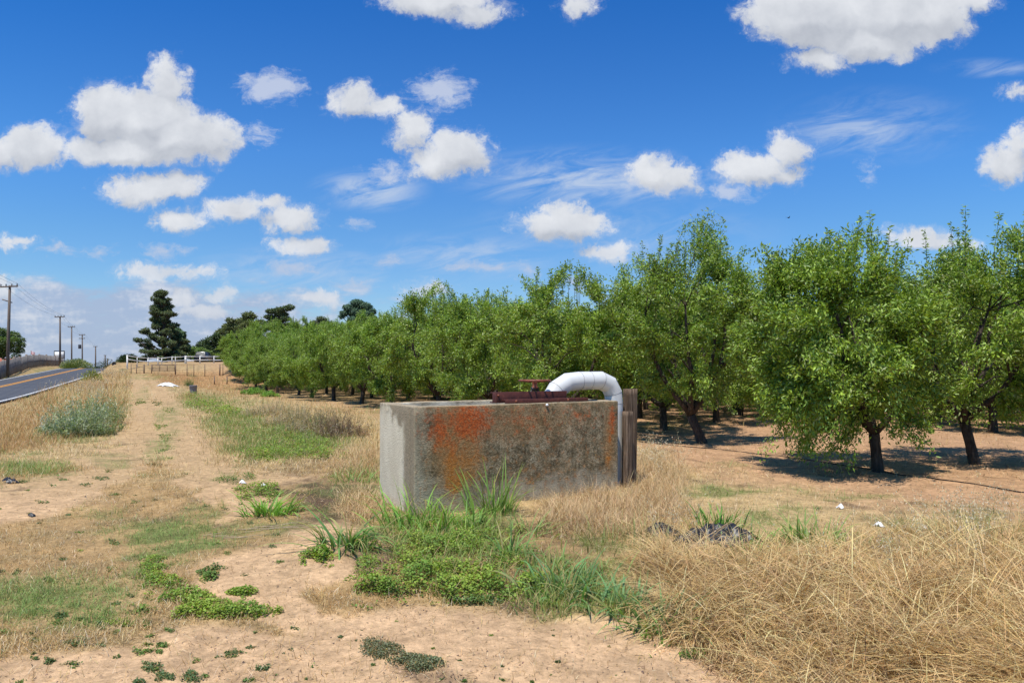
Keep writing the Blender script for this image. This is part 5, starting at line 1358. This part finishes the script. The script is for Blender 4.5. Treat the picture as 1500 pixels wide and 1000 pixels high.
# far low hills
m = []
an = np.linspace(-70, 70, 200); hh = 6+16*fbm(an*.12, an*0, 3, 4)
V = np.concatenate([np.stack([3300*np.sin(np.radians(an)), 3300*np.cos(np.radians(an)), np.full(200, -5.)], -1), np.stack([3300*np.sin(np.radians(an)), 3300*np.cos(np.radians(an)), hh], -1), np.stack([3450*np.sin(np.radians(an)), 3450*np.cos(np.radians(an)), hh*.6], -1)])
i = np.arange(199)
F = np.concatenate([np.stack([i, i+200, i+201, i+1], -1), np.stack([i+200, i+400, i+401, i+201], -1)])
obj('hills', np_mesh('hills', V, F, None, True), princ('hazy_hill', (.16, .22, .30), 1), kind='structure', label='hazy blue low hills on the horizon')

# ------------------------------------------------------------------ sky
SUN_H = Vector((-.20, -.38)).normalized()     # horizontal direction toward the sun
EL = math.radians(67)
sun_dir = Vector((SUN_H.x*math.cos(EL), SUN_H.y*math.cos(EL), math.sin(EL)))
w = bpy.data.worlds.new('World'); sc.world = w; w.use_nodes = True; nt = w.node_tree; nt.nodes.clear(); g = G(nt)
sky = nt.nodes.new('ShaderNodeTexSky'); sky.sky_type = 'NISHITA'; sky.sun_disc = False
sky.sun_elevation = EL; sky.sun_rotation = math.atan2(SUN_H.x, SUN_H.y)
sky.altitude = 50; sky.air_density = 1.0; sky.dust_density = .6; sky.ozone_density = 2.5
vec = g.coord('Generated'); X, Y, Z = g.sep(vec)
Yc = Y.max(.05)
px = X/Yc*1000+750; py = 540-Z/Yc*1000
CL = [  # x, y, rx, ry
 (245, 125, 32, 42), (215, 175, 78, 52), (160, 170, 58, 50), (250, 200, 100, 44), (305, 205, 52, 34), (45, 215, 58, 34), (185, 222, 110, 24), (-10, 225, 50, 25),
 (215, 278, 66, 24), (262, 272, 38, 24), (265, 322, 36, 18), (340, 308, 46, 20), (425, 318, 44, 24), (390, 300, 40, 12), (445, 364, 46, 15),
 (520, 148, 36, 24), (560, 158, 32, 17), (605, 190, 36, 30), (670, 222, 54, 34), (640, 235, 44, 28),
 (640, -2, 88, 26), (690, 18, 60, 18), (850, 6, 25, 18), (822, 328, 72, 26), (822, 312, 36, 18), (890, 368, 42, 14),
 (958, 255, 38, 28), (992, 262, 34, 24), (1155, 222, 30, 28), (1108, 245, 62, 28), (1150, 256, 36, 16),
 (1190, 20, 106, 54), (1320, 20, 116, 54), (1425, 0, 40, 22), (1280, 60, 90, 32), (1200, 88, 48, 18), (1342, 347, 52, 17), (1475, 240, 40, 30), (1492, 215, 28, 28), (1490, 133, 24, 9),
 (1600, 200, 110, 45), (20, 356, 28, 11), (0, 422, 28, 22), (632, 423, 32, 11), (465, 440, 28, 12), (230, 397, 66, 12), (1365, 355, 60, 9), (1425, 362, 14, 9), (-120, 120, 90, 60), (-60, 330, 40, 20), (322, 432, 30, 12), (270, 440, 24, 14), (300, 455, 50, 9), (285, 402, 32, 10)]
WISP = [(395, 128, 50, 24), (380, 198, 18, 18), (645, 132, 44, 28), (565, 255, 30, 18), (1070, 280, 34, 14), (82, 365, 20, 9), (142, 370, 26, 9), (240, 366, 34, 9), (1273, 250, 12, 14), (425, 392, 40, 10), (520, 420, 30, 10), (570, 385, 12, 8), (770, 398, 18, 10), (520, 330, 16, 6), (965, 265, 55, 18), (840, 415, 20, 10), (700, 392, 60, 7)]
grp = bpy.data.node_groups.new('cloud_field', 'ShaderNodeTree')
grp.interface.new_socket('P', in_out='INPUT', socket_type='NodeSocketVector'); grp.interface.new_socket('S', in_out='OUTPUT', socket_type='NodeSocketFloat'); grp.interface.new_socket('W', in_out='OUTPUT', socket_type='NodeSocketFloat')
gi = grp.nodes.new('NodeGroupInput'); go = grp.nodes.new('NodeGroupOutput'); gg = G(grp)
Pin = E(grp, gi.outputs[0])
def field(L):
    s = None
    for x, y, rx, ry in L:
        l = gg.vm('LENGTH', gg.vm('MULTIPLY_ADD', Pin, (1/rx, 1/ry, 0), (-x/rx, -y/ry, 0)), out=1)
        R_ = (rx*ry)**.5
        n = grp.nodes.new('ShaderNodeMath'); n.operation = 'MULTIPLY_ADD'; grp.links.new(l.s, n.inputs[0]); n.inputs[1].default_value = -R_; n.inputs[2].default_value = R_
        e = E(grp, n.outputs[0])
        if s is None: s = e
        else:
            n = grp.nodes.new('ShaderNodeMath'); n.operation = 'SMOOTH_MAX'; grp.links.new(s.s, n.inputs[0]); grp.links.new(e.s, n.inputs[1]); n.inputs[2].default_value = 4; s = E(grp, n.outputs[0])
    return s
grp.links.new(field(CL).s, go.inputs[0]); grp.links.new(field(WISP).s, go.inputs[1])
P0 = g.comb(px, py, 0.)
def cf(P):
    n = nt.nodes.new('ShaderNodeGroup'); n.node_tree = grp; nt.links.new(P.s, n.inputs[0]); return E(nt, n.outputs[0]), E(nt, n.outputs[1])
nbig = g.noise(P0, 1/45, 7, .56, 0, 1)      # colour noise as a vector warp
warp = g.vm('MULTIPLY', g.vm('SUBTRACT', nbig, (.5, .5, .5)), (46, 34, 0))
Pw = g.vm('ADD', P0, warp)
S, W = cf(Pw)
S2, _ = cf(g.vm('ADD', Pw, (-7., -24., 0.)))
ns = g.noise(P0, 1/26, 8, .62)-.5; nf = g.noise(P0, 1/9, 5, .6)-.5
puff = g.voro(g.vm('ADD', P0, g.vm('MULTIPLY', warp, (.6, .6, 0))), 1/20)
rag = g.noise(g.vm('ADD', P0, g.vm('MULTIPLY', warp, (.7, .7, 0))), 1/34, 9, .72)-.5
Sd = S+1.+rag*74+(puff*-1+.5)*4+nf*7
wsp = (S+(g.noise(g.vm('ADD', g.vm('MULTIPLY', P0, (1., 1.5, 1.)), g.vm('MULTIPLY', warp, (1.3, 1.3, 0))), 1/40, 9, .7)-.5)*95).ss(-8, 34)*.55
alpha = (Sd.ss(-9., 18.)*.75+Sd.ss(0., 8.)*.25).max(wsp)
hi = (S2+ns*22+(puff*-1+.5)*8)
shade = hi.ss(-6, 30)
lowgrey = (S2-S).ss(-3, 12)
bright = (shade*.06+(S2-S).ss(-14, 22)*.20)*-1+.95+rag*.16+(g.noise(g.vm('ADD', P0, g.vm('MULTIPLY', warp, (.5, .5, 0))), 1/55, 5)-.5)*.55
rg2 = g.noise(g.vm('ADD', g.vm('MULTIPLY', P0, (1., 1.7, 1.)), g.vm('MULTIPLY', warp, (1.2, 1.2, 0))), 1/30, 9, .7)-.5
wa = (W+rg2*85+nf*8+2.).ss(-6, 26, 0., .72)
# cirrus: stretched streaks inside soft areas
sk = g.vm('MULTIPLY', g.vm('ADD', P0, g.vm('MULTIPLY', warp, (.8, .8, 0))), (1., 2.6, 1.))
rotn = nt.nodes.new('ShaderNodeVectorRotate'); rotn.rotation_type = 'Z_AXIS'; rotn.inputs['Angle'].default_value = .22; nt.links.new(P0.s, rotn.inputs['Vector'])
st = g.noise(g.vm('MULTIPLY', E(nt, rotn.outputs[0]), (1., 4., 1.)), 1/110, 9, .62, .8)
ca = None
for x, y, rx, ry, a in [(860, 262, 210, 50, .5), (1255, 195, 120, 42, .42), (540, 278, 90, 34, .6), (1450, 100, 90, 16, .35), (680, 375, 160, 40, .33), (440, 395, 200, 40, .28), (1290, 185, 160, 60, .2), (900, 340, 260, 60, .18), (1000, 325, 120, 14, .15)]:
    l = g.vm('LENGTH', g.vm('MULTIPLY_ADD', P0, (1/rx, 1/ry, 0), (-x/rx, -y/ry, 0)), out=1)
    e = l.ss(.15, 1.15, a*1.6, 0.); ca = e if ca is None else ca.max(e)
ci = ca*st.ss(.36, .70)
# hazy stratus toward the horizon on the left and general far cloud
hz = g.noise(g.vm('MULTIPLY', P0, (1., 3.2, 1.)), 1/95, 8, .6)
hm = py.ss(380, 455)*(px.ss(200, 620, 1., .3))
ha = (hz+hm*.50-.42+py.ss(500, 540)*.1).ss(.20, .48, 0., .9)*hm.ss(0., .3)
# sky colour
hs_ = nt.nodes.new('ShaderNodeHueSaturation'); hs_.inputs['Saturation'].default_value = 1.22; hs_.inputs['Hue'].default_value = .512
nt.links.new(sky.outputs[0], hs_.inputs['Color'])
skyc = E(nt, hs_.outputs[0])
K = 7.2
def pl(p, ys, vs):
    e = None
    for (a, b), (u, v) in zip(zip(ys[:-1], ys[1:]), zip(vs[:-1], vs[1:])):
        q = ((p-a)*(1/(b-a))).clamp()*(v-u)
        e = q+vs[0] if e is None else e+q
    return e
YS = (0, 225, 330, 540)
skyc = g.mix(1., skyc, g.comb(pl(py, YS, (.30, .60, .66, .78)), pl(py, YS, (.90, 1.07, 1.0, .84)), pl(py, YS, (1.24, 1.28, 1.14, .98))), 'MULTIPLY')
c = g.mix(ci.clamp(), skyc, (.60*K, .70*K, .86*K, 1))
hc = g.mix((hz+nf*.3).ss(.45, .72), (.42*K, .52*K, .72*K, 1), (.70*K, .74*K, .84*K, 1))
c = g.mix(ha.clamp(), c, hc)
c = g.mix(wa.clamp(), c, g.mix(py.ss(200, 450), (.72*K, .77*K, .88*K, 1), (.56*K, .62*K, .77*K, 1)))
far_ = py.ss(300, 480)
cb = g.comb(bright*(.83*K), bright.pw(.93)*(.855*K), bright.pw(.80)*(.90*K))
cb = g.mix(far_*.35, cb, (.62*K, .68*K, .80*K, 1))
c = g.mix((alpha*far_.ss(0., 1., .98, .85)).clamp(), c, cb)
bg = nt.nodes.new('ShaderNodeBackground'); bg.inputs['Strength'].default_value = .13
nt.links.new(c.s, bg.inputs[0]); wo = nt.nodes.new('ShaderNodeOutputWorld'); nt.links.new(bg.outputs[0], wo.inputs[0])
w.cycles.sampling_method = 'MANUAL'; w.cycles.sample_map_resolution = 512
sl = bpy.data.lights.new('Sun', 'SUN'); sl.energy = 5.0; sl.angle = math.radians(.53); sl.color = (1, .95, .86)
so = bpy.data.objects.new('Sun', sl); link(so); so.rotation_euler = sun_dir.to_track_quat('Z', 'Y').to_euler()

# ------------------------------------------------------------------ camera
cam = bpy.data.cameras.new('Camera'); co = bpy.data.objects.new('Camera', cam); link(co)
cam.sensor_width = 36; cam.lens = 24; cam.shift_y = 40/1500
co.location = (0, 0, CAMH); co.rotation_euler = (math.pi/2, 0, 0)
cam.clip_start = .1; cam.clip_end = 8000
sc.camera = co
sc.view_settings.view_transform = 'Standard'; sc.view_settings.look = 'None'; sc.view_settings.exposure = 0
sc.cycles.max_bounces = 6; sc.cycles.diffuse_bounces = 3; sc.cycles.transmission_bounces = 3; sc.cycles.transparent_max_bounces = 4
